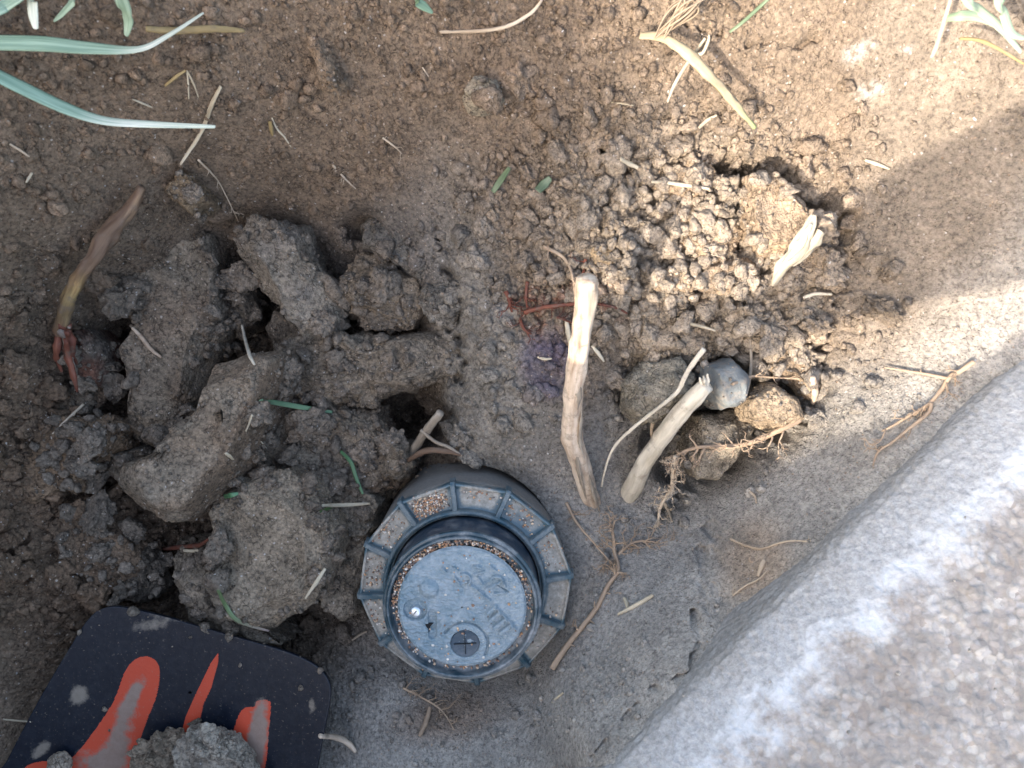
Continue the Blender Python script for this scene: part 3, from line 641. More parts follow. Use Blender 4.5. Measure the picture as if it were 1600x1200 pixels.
# lid as a fine relief
nr, nth = 150, 560
rs = np.sqrt(np.linspace(0.0002, 1, nr)) * 16.4; th = np.linspace(0, 2 * math.pi, nth, endpoint=False)
RR, TH = np.meshgrid(rs, th, indexing='ij'); U = RR * np.cos(TH); Vv = RR * np.sin(TH)
def cu(x, y): return (x - 570) * .033, (600 - y) * .033
H = 12.35 - .5 * sstep(15.7, 16.4, RR)
H += fbm(U / 1.2, Vv / .7, 0 * U, 4, 12) * .42 + fbm(U / 5, Vv / 5, 0 * U, 2, 13) * .2
def segd(p0, p1):
    x0, y0 = cu(*p0); x1, y1 = cu(*p1); t = np.clip(((U - x0) * (x1 - x0) + (Vv - y0) * (y1 - y0)) / ((x1 - x0) ** 2 + (y1 - y0) ** 2), 0, 1)
    return np.hypot(U - x0 - t * (x1 - x0), Vv - y0 - t * (y1 - y0))
def stroke(p0, p1, wd, h): 
    global H; H = H + 2.1 * h * sstep(wd, wd - .2, segd(p0, p1))
def arc(cx_, cy_, r, a0, a1, wd, h, n=10):
    global H
    d = np.full(U.shape, 9.)
    pts = [(cx_ + r * math.cos(math.radians(a0 + (a1 - a0) * i / n)), cy_ - r * math.sin(math.radians(a0 + (a1 - a0) * i / n))) for i in range(n + 1)]
    for q0, q1 in zip(pts, pts[1:]): d = np.minimum(d, segd(q0, q1))
    H = H + 2.1 * h * sstep(wd, wd - .2, d)
def disc(cx_, cy_, r, h, soft=.25):
    global H; x, y = cu(cx_, cy_); H = H + h * sstep(r, r - soft, np.hypot(U - x, Vv - y))
x, y = cu(320, 445); H = H + 1.9 * np.clip(1 - (np.hypot(U - x, Vv - y) / 2.5) ** 2, 0, 1) ** .7
disc(210, 620, 3.1, -1.1); disc(340, 740, 2.1, -.55); stroke((338, 650), (338, 835), 1.15, -.4)
disc(590, 905, 3.9, -.75); arc(590, 905, 178, 150, -30, .42, -.4, 24)
# raised worn lettering strokes, as far as they can be made out
arc(590, 365, 48, 120, -60, .34, .45); stroke((520, 350), (560, 400), .34, .45); stroke((560, 400), (612, 385), .3, .4)
arc(840, 390, 52, 140, 0, .34, .45); stroke((760, 440), (892, 372), .34, .45); stroke((892, 372), (905, 430), .34, .4)
arc(690, 300, 42, 130, 50, .32, .45); stroke((790, 255), (835, 292), .32, .45)
stroke((425, 275), (455, 300), .3, .45); stroke((515, 262), (548, 292), .3, .45); stroke((660, 330), (740, 300), .3, .35)
stroke((645, 415), (688, 440), .32, .45); stroke((700, 455), (745, 500), .32, .45); stroke((755, 505), (790, 540), .32, .45)
stroke((700, 350), (730, 400), .3, .4); stroke((730, 400), (800, 370), .3, .35)
for a, bq in (((770, 640), (825, 585)), ((790, 700), (860, 630)), ((820, 760), (905, 690)), ((870, 800), (950, 740))): stroke(a, bq, .62, .5)
stroke((830, 590), (990, 775), .3, .45); stroke((820, 480), (905, 470), .3, .4); stroke((850, 420), (930, 470), .3, -.3)
V = np.stack([U, Vv, H], -1).reshape(-1, 3) * MM
idx = np.arange(nr * nth).reshape(nr, nth); nx = np.roll(idx, -1, 1)
F = np.stack([idx[:-1], idx[1:], nx[1:], nx[:-1]], -1).reshape(-1, 4)
lid = mesh_np('lid', V, F, M_LID, spr)
x, y = cu(212, 640)
sc = lathe('screw', curve_prof([(0.02, 12.9), (.9, 12.85), (1.4, 12.5), (1.55, 11.9), (1.5, 11.2)], 4), M_SCREW, spr, 40); sc.location = (x * MM, y * MM, 0)
bm = bmesh.new(); bmesh.ops.create_cube(bm, size=1); bmesh.ops.scale(bm, vec=(.0016, .0003, .0003), verts=bm.verts)
me = bpy.data.meshes.new('slot'); bm.to_mesh(me); bm.free(); me.materials.append(M_COL)
sl = bpy.data.objects.new('slot', me); COL.objects.link(sl); sl.parent = sc; sl.location = (-.0002, 0, .01282); sl.rotation_euler = (0, 0, .9)
x, y = cu(590, 905)
pg = lathe('rubber_plug', curve_prof([(.02, 11.72), (1.6, 11.76), (3.0, 11.9), (3.55, 12.05), (3.7, 11.6), (3.75, 10.9)], 5), M_RUB, spr, 80); pg.location = (x * MM, y * MM, 0)
m, t, b = new_mat('slit_black'); b.inputs['Base Color'].default_value = (.004, .005, .006, 1); b.inputs['Roughness'].default_value = .9; M_SLIT = m
bm = bmesh.new()
for ang in (0.06, math.pi / 2 + .03):
    r_ = bmesh.ops.create_cube(bm, size=1)['verts']; bmesh.ops.scale(bm, vec=(.0058, .00026, .0003), verts=r_)
    for v in r_:
        if abs(v.co.x) > .001: v.co.y *= .5
    bmesh.ops.rotate(bm, cent=(0, 0, 0), matrix=__import__('mathutils').Matrix.Rotation(ang, 3, 'Z'), verts=r_)
    bmesh.ops.translate(bm, vec=(0, 0, .0118 + .0003 + (.00002 if ang > 1 else 0)), verts=r_)
me = bpy.data.meshes.new('cross_slit'); bm.to_mesh(me); bm.free(); me.materials.append(M_SLIT)
o = bpy.data.objects.new('cross_slit', me); COL.objects.link(o); o.parent = pg
# keyhole beside the screw
x, y = cu(312, 745)
bm = bmesh.new(); vs = [bm.verts.new(v) for v in ((-.0014, 0, 0), (.0011, .0002, 0), (0.0002, -.0009, 0), (0, -.0024, 0), (-.0012, -.001, 0))]
f = bm.faces.new(vs); r_ = bmesh.ops.extrude_face_region(bm, geom=[f]); bmesh.ops.translate(bm, vec=(0, 0, .0004), verts=[g for g in r_['geom'] if isinstance(g, bmesh.types.BMVert)])
bmesh.ops.recalc_face_normals(bm, faces=bm.faces)
me = bpy.data.meshes.new('keyhole'); bm.to_mesh(me); bm.free(); me.materials.append(M_SLIT)
o = bpy.data.objects.new('keyhole', me); COL.objects.link(o); o.parent = spr; o.location = (x * MM, y * MM, .0113 + .0001)

# ------------------------------------------------------------------ shovel
m, t, b = new_mat('navy_painted_steel'); co = coords(t)
n1 = noise(t, co, 170, 7, .75); n2 = noise(t, co, 500, 5, .7)
c_ = mix(t, ramp(t, n2, [(.45, 0.), (.75, .35)]), (.003, .006, .013), (.03, .035, .043))
at_ = attr(t); c_ = mix(t, 1., c_, c_); 
mk_ = t.nodes.new('ShaderNodeSeparateColor'); t.links.new(at_, mk_.inputs[0])
org = ramp(t, mk_.outputs[0], [(.48, 0.), (.52, 1.)]); c_ = mix(t, org, c_, (.46, .06, .028))
mud = t.nodes.new('ShaderNodeMath'); mud.operation = 'MULTIPLY_ADD'; mud.inputs[1].default_value = .95; t.links.new(n1, mud.inputs[0]); t.links.new(mk_.outputs[1], mud.inputs[2])
c_ = mix(t, ramp(t, mud.outputs[0], [(.66, 0.), (.86, .9)]), c_, mix(t, n2, (.15, .12, .09), (.28, .24, .195)))
c_ = mix(t, ramp(t, noise(t, co, 1300, 3, .7), [(.63, 0.), (.72, .6)]), c_, (.22, .18, .14))
t.links.new(c_, b.inputs['Base Color']); b.inputs['Roughness'].default_value = .36; b.inputs['Specular IOR Level'].default_value = .4
t.links.new(bumpn(t, n2, .15, .0005), b.inputs['Normal']); M_BLADE = m
ZB = 2
outl = [(-60,1330),(10,1190),(60,1095),(110,1010),(140,965),(165,950),(195,950),(260,965),(330,985),(400,1005),(455,1022),(492,1040),(512,1062),(516,1090),(505,1150),(490,1230),(470,1340)]
fl1 = [(85,1215),(130,1165),(175,1100),(195,1050),(212,1030),(232,1026),(247,1038),(249,1062),(243,1092),(228,1130),(212,1180),(205,1240),(90,1240)]
fl2 = [(290,1120),(308,1080),(330,1035),(341,1020),(341,1035),(330,1075),(318,1100),(312,1126),(300,1160),(280,1160)]
fl3 = [(360,1160),(372,1120),(383,1106),(398,1104),(402,1095),(420,1095),(423,1105),(420,1140),(410,1210),(365,1240),(352,1200)]
fl4 = [(30,1240),(40,1198),(90,1190),(110,1215),(70,1240)]
def inside(px, py, poly):
    r = np.zeros(px.shape, bool); n = len(poly)
    for i in range(n):
        x0, y0 = poly[i]; x1, y1 = poly[(i + 1) % n]
        if y0 == y1: continue
        k = ((y0 > py) != (y1 > py)) & (px < (x1 - x0) * (py - y0) / (y1 - y0) + x0); r ^= k
    return r
# blade: dense cap from a fine grid clipped by the outline
def smooth_poly(p, n=6):
    out = []
    for i in range(len(p)):
        p0, p1, p2, p3 = p[i - 1], p[i], p[(i + 1) % len(p)], p[(i + 2) % len(p)]
        for k in range(n):
            t_ = k / n; out.append(tuple(.5 * (2 * b + (c - a) * t_ + (2 * a - 5 * b + 4 * c - d) * t_ * t_ + (3 * b - a - 3 * c + d) * t_ ** 3) for a, b, c, d in zip(p0, p1, p2, p3)))
    return out
bm = bmesh.new()
op = smooth_poly(outl, 5); cxo = np.mean([p[0] for p in op]), np.mean([p[1] for p in op])
def zb(px, py): return ZB + (py - 1000) * -.012 + ((px - 290) / 230) ** 2 * 3.0 - 3
rings = []
ks = np.linspace(1, .01, 150)
NV = len(op) * 2
opf = [((op[i // 2][0] + op[(i // 2 + 1) % len(op)][0]) / 2, (op[i // 2][1] + op[(i // 2 + 1) % len(op)][1]) / 2) if i % 2 else op[i // 2] for i in range(NV)]
opf2 = []
for i in range(len(opf)):
    a, b2 = opf[i], opf[(i + 1) % len(opf)]; m_ = max(1, int(math.dist(a, b2) / 2.2))
    for k in range(m_): opf2.append((a[0] + (b2[0] - a[0]) * k / m_, a[1] + (b2[1] - a[1]) * k / m_))
opf = np.array(opf2); V = []; cc_ = []
for k in ks:
    q = np.array(cxo) + (opf - np.array(cxo)) * k; V.append(q)
Q = np.concatenate(V); zt = zb(Q[:, 0], Q[:, 1])
XX = np.array([plan(a, b2, z) for a, b2, z in zip(Q[:, 0], Q[:, 1], zt)])
top = np.c_[XX, zt * MM]; ns = len(opf); nk = len(ks)
idx = np.arange(ns * nk).reshape(nk, ns); nxi = np.roll(idx, -1, 1)
F1 = np.stack([idx[:-1], nxi[:-1], nxi[1:], idx[1:]], -1).reshape(-1, 4)
bot = top.copy(); bot[:, 2] -= .0018
F2 = F1[:, ::-1] + ns * nk
F3 = np.stack([idx[0], idx[0] + ns * nk, nxi[0] + ns * nk, nxi[0]], -1)
om = np.zeros(len(Q))
for f_ in (fl1, fl2, fl3, fl4):
    sp_ = smooth_poly(f_, 6) if f_ is not fl2 else f_
    om = np.maximum(om, inside(Q[:, 0], Q[:, 1], sp_).astype(float))
def gb(x, y, rx, ry, rot=0):
    c, s = math.cos(math.radians(rot)), math.sin(math.radians(rot)); u = (Q[:, 0] - x) * c - (Q[:, 1] - y) * s; v = (Q[:, 0] - x) * s + (Q[:, 1] - y) * c; return np.exp(-((u / rx) ** 2 + (v / ry) ** 2))
edged = np.repeat(np.clip((ks - .93) / .07, 0, 1), len(opf)); mudm = np.clip(edged * .14 + gb(208, 1085, 12, 40, -28) * .5 + gb(185, 1160, 22, 60, -25) * .45 + gb(125, 1085, 16, 16) * .55 + gb(402, 1150, 15, 55, -6) * .8 + gb(488, 1100, 8, 14) * .4 + gb(240, 975, 40, 12) * .35 + gb(65, 1170, 10, 20, -40) * .5 + gb(150, 1190, 50, 20) * .35, 0, 1)
cm = np.stack([om, mudm, om * 0], -1); cm = np.concatenate([cm, cm * 0])
shv = empty('shovel', P(290, 1150, ZB)); tag(shv, 'dark navy painted shovel blade with orange flame markings, soil lying on it', 'shovel')
VV = np.concatenate([top, bot]); VV = VV - np.array(shv.location)[None]
bl = mesh_np('blade', VV, np.concatenate([F1, F2, F3]), M_BLADE, shv, col=cm)
# socket and handle leading away below the frame
def tube_mesh(pts, radii, seg=12, noise_amp=0., seed=0, flatten=1., nsub=8, up=None, ends=True):
    pts = [Vector(p) for p in pts]; n = len(pts); out = []; rad = []
    for i in range(n - 1):
        p0, p1, p2, p3 = pts[max(i - 1, 0)], pts[i], pts[i + 1], pts[min(i + 2, n - 1)]
        for k in range(nsub):
            t = k / nsub; out.append(.5 * (2 * p1 + (p2 - p0) * t + (2 * p0 - 5 * p1 + 4 * p2 - p3) * t * t + (3 * p1 - p0 - 3 * p2 + p3) * t ** 3)); rad.append(radii[i] + (radii[i + 1] - radii[i]) * t)
    out.append(pts[-1]); rad.append(radii[-1]); m = len(out)
    T = [(out[min(i + 1, m - 1)] - out[max(i - 1, 0)]).normalized() for i in range(m)]
    nrm = (Vector(up) if up is not None else Vector((.13, .21, 1))); nrm = (nrm - T[0] * nrm.dot(T[0])).normalized()
    V = []; LC = []; ln = 0; rs_ = random.Random(seed)
    ph = rs_.random() * 50; angs = np.linspace(0, 2 * math.pi, seg, endpoint=False)
    for i in range(m):
        if up is not None: q = Vector(up); nrm = (q - T[i] * q.dot(T[i])).normalized()
        else: nrm = (nrm - T[i] * nrm.dot(T[i])).normalized()
        bn = T[i].cross(nrm)
        if i: ln += (out[i] - out[i - 1]).length
        nz = vnoise(np.cos(angs) * 1.3 + ph, np.sin(angs) * 1.3 + ph, np.full(seg, ln / max(max(radii), 1e-5) * .55), seed) * noise_amp * 2 if noise_amp else np.zeros(seg)
        for a, q in zip(angs, nz):
            r = rad[i] * (1 + q); V.append(out[i] + nrm * (math.sin(a) * r * flatten) + bn * (math.cos(a) * r)); LC.append((math.cos(a) * max(radii) + ph * .1, math.sin(a) * max(radii), ln))
    F = []
    for i in range(m - 1):
        for k in range(seg):
            k2 = (k + 1) % seg; F.append((i * seg + k, i * seg + k2, (i + 1) * seg + k2, (i + 1) * seg + k))
    b0 = len(V); V.append(out[0] - T[0] * rad[0] * .12); V.append(out[-1] + T[-1] * rad[-1] * .25); LC += [(ph * .1, 0, 0), (ph * .1, 0, ln)]
    for k in range(seg):
        k2 = (k + 1) % seg; F.append((b0, k2, k, b0)); F.append((b0 + 1, (m - 1) * seg + k, (m - 1) * seg + k2, b0 + 1))
    return [tuple(v) for v in V], F, LC
def merged(name, tubes, mat, parent=None, col=None, origin=None):
    V = []; F = []; LC = []
    for tv_, tf, tl in tubes:
        o = len(V); V += tv_; LC += tl; F += [tuple(i + o for i in f) if f[0] != f[3] else (f[0] + o, f[1] + o, f[2] + o) for f in tf]
    V = np.array(V); org = np.array(origin if origin is not None else V.mean(0)); V = V - org
    me = bpy.data.meshes.new(name); me.from_pydata(V.tolist(), [], F)
    me.polygons.foreach_set('use_smooth', [True] * len(me.polygons))
    a = me.attributes.new('lc', 'FLOAT_VECTOR', 'POINT'); a.data.foreach_set('vector', np.array(LC, dtype=np.float32).ravel())
    cc = np.ones((len(V), 4), dtype=np.float32)
    if col is not None: cc[:, :3] = col
    a = me.attributes.new('col', 'FLOAT_COLOR', 'POINT'); a.data.foreach_set('color', cc.ravel())
    me.materials.append(mat); o = bpy.data.objects.new(name, me); COL.objects.link(o)
    if parent: o.parent = parent; o.location = tuple(org - np.array(parent.location))
    else: o.location = tuple(org)
    return o
hb = P(250, 1300, 2)
merged('handle', [tube_mesh([hb, hb + Vector((-.03, -.06, .02)), hb + Vector((-.12, -.22, .10)), hb + Vector((-.22, -.42, .2))], [.011, .013, .014, .014], 20)], M_DEAD, shv)
LIFT = .0012
for o in spr.children:
    if o.name.split('.')[0] in ('rim_ring', 'lid', 'screw', 'rubber_plug', 'keyhole'): o.location.z += LIFT
bpy.context.view_layer.update(); dg = bpy.context.evaluated_depsgraph_get()

# ------------------------------------------------------------------ things lying on the surfaces
def hit(px, py):
    d = (P(px, py, 0) - Vector((0, 0, CAMZ))).normalized()
    ok, loc, nn, ii, ob, mm = scene.ray_cast(dg, Vector((0, 0, CAMZ)), d)
    return loc if ok else P(px, py, 0)
def on(px, py, dz=0.): return P(px, py, hit(px, py).z * 1000 + dz)
def zat(px, py): return hit(px, py).z * 1000
def lie(pts, r, lift=.0):            # rest a thin thing on what lies below it, without stretching into every pit
    zs = [zat(x, y) for x, y in pts]; n = len(pts); out = []
    a, b_ = np.polyfit(range(n), zs, 1) if n > 2 else (0, 0)
    for i, (x, y) in enumerate(pts):
        z = max(zs[i], (a * i + b_) if n > 2 else zs[i]) if n > 2 else zs[i]
        out.append(P(x, y, z + r + lift))
    return out

# loose crumbs: one uncountable mass
def crumbs(name, n, rmin, rmax, lvl, w, seed, kind='soil'):
    rg = np.random.default_rng(seed); V0, F0 = ico(lvl); protos = []
    for k in range(8):
        d = (1 + .05 * fbm(V0[:, 0] * 9, V0[:, 1] * 9, V0[:, 2] * 9 + k, 4, seed)) * facet(V0, seed * 10 + k, 11, .5, .85) * (1 + .5 * fbm(V0[:, 0] * 2 + k * 7, V0[:, 1] * 2, V0[:, 2] * 2, 3, seed + k)); protos.append(V0 * d[:, None] * np.array([1, rg.uniform(.7, 1), rg.uniform(.55, .9)]))
    Vs = []; Cs = []; Fs = []; o = 0; cnt = 0; tries = 0
    while cnt < n and tries < n * 30:
        tries += 1; px, py = rg.uniform(-60, 1660), rg.uniform(-60, 1260)
        if rg.random() > w(px, py): continue
        if math.hypot(px - 730, py - 905) < 178: continue
        if inside(np.array([px]), np.array([py]), outl)[0] and rg.random() > .05: continue
        if any(inside(np.array([px]), np.array([py]), q)[0] for q in STONES) and (lvl > 1 or rg.random() > .3): continue
        r = rmin * (rmax / rmin) ** (rg.random() ** 2.2)
        p = hit(px, py)
        if p.z > .075 or (px + py > 2070 and rg.random() > .04): continue
        q = rg.normal(size=4); q /= np.linalg.norm(q); Rm = np.array(Quaternion(q).to_matrix())
        v = protos[cnt % 8] @ Rm.T * r * MM + np.array([p.x, p.y, p.z + r * MM * .25])
        Vs.append(v); Fs.append(F0 + o); o += len(v)
        gc = np.append(ground_c(p.x, p.y) * np.array([1.12, 1.10, 1.06]) * rg.uniform(.88, 1.25), .4)
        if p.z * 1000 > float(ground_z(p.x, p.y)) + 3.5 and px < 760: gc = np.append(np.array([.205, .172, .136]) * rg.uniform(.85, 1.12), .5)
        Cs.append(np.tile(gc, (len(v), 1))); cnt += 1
    ob = mesh_np(name, np.concatenate(Vs), np.concatenate(Fs), M_SOIL, col=np.concatenate(Cs), smooth=False); tag(ob, 'loose crumbs of soil scattered over the hole', 'soil crumbs', kind='stuff'); return ob
def g2(px, py, x, y, rx, ry): return math.exp(-((px - x) / rx) ** 4 - ((py - y) / ry) ** 4)
def wR(px, py): return max(g2(px, py, 1050, 400, 270, 210), g2(px, py, 1130, 570, 150, 90))
def wL(px, py): return g2(px, py, 330, 680, 400, 330)
def wbig(px, py): return min(1, .9 * wR(px, py) + .5 * wL(px, py) + .03 * (py < 300) * (px < 900))
def wmid(px, py): return min(1, .9 * wR(px, py) + .38 * wL(px, py) + .16 * (py < 330) * (px < 1150) + .25 * g2(px, py, 800, 1090, 260, 70) + (.04 if px < 1200 else .0))
def wsm(px, py): return min(1, .5 * wR(px, py) + .6 * wL(px, py) + .4 * (py < 350) * (px < 1200) + .35 * g2(px, py, 850, 780, 260, 90) + .5 * g2(px, py, 800, 1090, 260, 80) + .06)
def wheap(px, py): return min(1, g2(px, py, 360, 640, 370, 290) * .9 + g2(px, py, 110, 800, 150, 200) * .7 + .35 * wR(px, py))
crumbs('soil_crumbs', 110, 3.2, 7.5, 5, wheap, 100)
crumbs('soil_crumbs', 420, 2.0, 4.6, 3, wbig, 101)
crumbs('soil_crumbs', 2600, .9, 2.3, 2, wmid, 102)
crumbs('soil_crumbs', 9000, .35, .95, 1, wsm, 103)
bpy.context.view_layer.update(); dg = bpy.context.evaluated_depsgraph_get()

# sand grains in the groove and on the flange
m, t, b = new_mat('sand_grain'); t.links.new(attr(t), b.inputs['Base Color']); b.inputs['Roughness'].default_value = .6; M_SAND = m
def grains(name, pts, label, parent_mat, seed, rr=(.16, .36)):
    rg = np.random.default_rng(seed); V0, F0 = ico(1); Vs = []; Fs = []; Cs = []; o = 0
    pal = [(.55, .30, .15), (.62, .45, .30), (.25, .15, .10), (.72, .66, .58), (.36, .20, .12), (.16, .12, .10), (.45, .38, .32)]
    for p in pts:
        r = rg.uniform(*rr) * MM; v = V0 * (1 + rg.uniform(-.22, .22, (len(V0), 1))) * r * rg.uniform(.7, 1.25, 3) + np.array(p)
        Vs.append(v); Fs.append(F0 + o); o += len(v); Cs.append(np.tile(np.array(pal[rg.integers(len(pal))]) * rg.uniform(.8, 1.1), (len(v), 1)))
    return tag(mesh_np(name, np.concatenate(Vs), np.concatenate(Fs), M_SAND, col=np.concatenate(Cs)), label, 'sand', kind='stuff')
mw = spr.matrix_world; rg = np.random.default_rng(5); gp = []
for i in range(1500):
    a = rg.uniform(0, 2 * math.pi); dens = .55 + .45 * math.cos(a - 2.2)
    r = rg.uniform(16.3, 18.1)
    if rg.random() > .12 + .6 * dens ** 2: continue
    lvl = 12.0 + rg.uniform(0, .9) * dens; gp.append(mw @ Vector((r * math.cos(a) * MM, r * math.sin(a) * MM, lvl * MM)))
for i in range(60):
    a = rg.uniform(0, 2 * math.pi); r = 15 * math.sqrt(rg.random()); gp.append(mw @ Vector((r * math.cos(a) * MM, r * math.sin(a) * MM, 13.7 * MM)))
grains('sand', gp, 'coarse orange and grey sand filling the groove round the sprinkler lid', None, 6, (.2, .42))
gp = []
for (ca, cr_, sa, sr, nn_) in ((112, 25, .10, 1.5, 420), (142, 25.5, .13, 1.8, 260), (172, 25, .13, 1.7, 240), (80, 26, .12, 1., 90), (48, 25, .15, 1.8, 160), (20, 25, .15, 1.8, 130), (200, 25.5, .14, 1.4, 120), (235, 26, .2, 1., 70), (-30, 25, .2, 1.5, 80)):
    for i in range(int(nn_ * (.9 if ca in (112,) else .3))):
        a = math.radians(ca) + rg.normal() * sa; r = min(max(cr_ + rg.normal() * sr, 22.2), 28)
        if abs(((a - OFF) % (math.pi / 6)) - 0) * r < .9 or abs(((a - OFF) % (math.pi / 6)) - math.pi / 6) * r < .9: continue
        zf = .3 + (24 - r) * .1 + .15 + abs(rg.normal()) * .25; gp.append(mw @ Vector((r * math.cos(a) * MM, r * math.sin(a) * MM, zf * MM)))
grains('sand', gp, 'spilled coarse sand lying between the ribs of the sprinkler flange', None, 8, (.14, .40))

# sticks
def path(pts): return [P(*p) for p in pts]
merged('root_stick', [tube_mesh(path([(917,436,50),(915,470,46),(908,520,40),(903,560,34),(896,610,26),(895,640,20),(893,680,12),(905,720,4),(918,765,-7),(940,830,-24)]), [.0022,.0024,.0023,.0024,.0024,.0023,.0027,.0026,.0026,.0025], 28, .13, 3, 1, 10)], M_STICK, col=np.array([[np.interp(t, (0, .3, .55, .8, 1), (.95, 1.05, .98, .88, .75))] * 3 for t in np.r_[np.repeat(np.linspace(0, 1, 91), 28), 0, 1]]))
o = bpy.context.scene.objects['root_stick']; merged('bark_patch', [tube_mesh(path(q), [.0001, .0006, .0008, .0006, .0001], 10, .5, 50 + k, .45, 6, UPV) for k, (q, UPV) in enumerate((([(896,700,11),(901,715,9),(904,735,6),(909,755,1),(916,780,-6)], (-.6, 0, 1)), ([(909,640,22),(908,660,19),(906,680,15),(908,700,11),(913,716,8)], (.8, 0, 1)), ([(905,585,33),(904,600,30.5),(905,616,28),(904,628,26),(902,640,24)], (.3, 0, 1)), ([(921,742,5),(924,756,2),(928,770,-2),(932,784,-6),(938,800,-10)], (.8, 0, 1))))], M_DEAD, o)
tag(o, 'thick peeled pale stick standing upright near the centre, its top sunlit', 'stick', 'bare root sticks poking out of the soil')
merged('root_stick.001', [tube_mesh(path([(1104,602,24),(1085,622,21),(1058,652,15),(1030,690,6),(1008,722,-2),(990,760,-10),(958,812,-34)]), [.0019,.0022,.0023,.0023,.0024,.0026,.0024], 28, .14, 5, 1, 10)]
 + [tube_mesh(path([(1098 + k * 3, 607 - k * 2, 23.5), (1096 + k * 4.5, 598 - k * 2.0, 24.6 + (k % 2)), (1093 + k * 6, 590 - (k % 3) * 3, 25.5)]), [.0005, .0006, .0002], 6, .3, k) for k in range(3)], M_STICK2)
tag(bpy.context.scene.objects['root_stick.001'], 'pale root stick leaning right, its broken tip by the grey pebble', 'stick', 'bare root sticks poking out of the soil')
merged('twig', [tube_mesh(path([(688,645,-2),(670,668,-7),(655,690,-12),(640,712,-16)]), [.0011,.0013,.0012,.0010], 14, .2, 8), tube_mesh(path([(658,672,-8),(680,690,-6),(700,698,-5),(722,712,-6)]), [.0006,.0005,.0005,.0003], 8, .2, 9)], M_DEAD)
tag(bpy.context.scene.objects['twig'], 'broken grey forked twig over the dark hollow above the sprinkler', 'twig')
merged('rootlet_strand', [tube_mesh(path([(638,720,-11),(660,706,-7),(690,704,-5),(720,710,-6)]), [.0007,.0009,.0009,.0005], 8, .3, 12)], M_BARK); tag(bpy.context.scene.objects['rootlet_strand'], 'short reddish brown root lying along the sprinkler body', 'root')
# thick brown root at the left
br = empty('thick_root', P(100, 520, 10)); tag(br, 'thick brown root with a torn red and white base at the far left', 'root')
tm = tube_mesh(path([(222,292,26),(200,330,24),(170,365,24),(148,400,24),(125,430,22),(108,465,18),(98,500,12),(92,520,9)]), [.0010,.0017,.0022,.0019,.0017,.0017,.0016,.0016], 20, .30, 21, 1, 10)
nv = len(tm[0]) - 2; tq = np.r_[np.repeat(np.linspace(0, 1, nv // 20), 20), 0, 1]
merged('stem', [tm], M_BARK, br, col=np.array([[np.interp(t, (0, .5, .6, .7, .82, 1), q) for q in ((1, 1, 1.5, 1.6, 1.2, .9), (1, 1, 1.5, 1.8, 1.3, .8), (1, 1, 1.1, 1.3, 1.1, .8))] for t in tq]))
rt = random.Random(3)
for nm, mt_, cnt_, sp in (('torn_fibre', M_RED, 12, 17), ('torn_fibre', wood_mat('pale_fibre', (.26, .22, .18), (.14, .10, .08), (.44, .40, .35), dirt_amt=.9), 5, 15)):
    tb = []
    for k in range(cnt_):
        x0 = 96 + rt.uniform(-9, 12); y0 = 512 + rt.uniform(-8, 22); a = rt.uniform(-.25, .45); L_ = rt.uniform(25, 85); q = []
        for u in (0, .35, .7, 1): q.append((x0 + math.sin(a) * L_ * u + rt.uniform(-4, 4), y0 + L_ * u, 11 - 8 * u + rt.uniform(-1.5, 2.0)))
        tb.append(tube_mesh(path(q), [.0007, .0011, .0009, .0003], 7, .5, k, .7, 4))
    merged(nm, tb, mt_, br)
# splintered wood
ws = empty('wood_splinter', P(1240, 390, 28)); tag(ws, 'split pale weathered wood splinter standing on the right clods', 'wood splinter')
for k, (pp, rr_) in enumerate((([(1272,336,36),(1262,362,35),(1246,388,32),(1225,415,29),(1206,446,27)], [.0006,.0017,.0023,.0017,.0006]), ([(1284,362,34),(1270,378,33),(1255,396,31),(1238,415,29)], [.0011,.0015,.0012,.0004]), ([(1268,350,37),(1250,380,35),(1228,408,31)], [.0004,.0009,.0004]))):
    merged('strand', [tube_mesh(path(pp), rr_, 18, .55, 30 + k, .6, 10)], M_STRAW, ws)
# generic thin things
def thin(name, pts, r, mat, label, cat, z=None, seed=0, amp=.15, flat=1., up=None, seg=8, rr=None, group=None, col=None, extra=None, lift=0):
    pp = lie(pts, r, lift) if z is None else [P(x, y, zz_) for (x, y), zz_ in zip(pts, z)]
    n = len(pp); rad = rr or [r * .78 * MM * q for q in ([.75] + [1] * (n - 2) + [.55])]
    tb = [tube_mesh(pp, [q for q in rad], seg, amp, seed, flat, 8, up)]
    for e in (extra or []): tb.append(tube_mesh(lie(e, r * .7, lift), [r * .7 * MM] * (len(e) - 1) + [r * .3 * MM], 6, amp, seed + 1))
    c_ = None
    if col is not None:
        nv = len(tb[0][0]) - 2; ts = np.repeat(np.linspace(0, 1, nv // seg), seg); ts = np.r_[ts, 0, 1]
        c_ = np.array([[np.interp(t, [q[0] for q in col], [q[1][j] for q in col]) for j in range(3)] for t in ts])
    o = merged(name, tb, mat, col=c_); return tag(o, label, cat, group)
UPZ = (0, 0, 1)
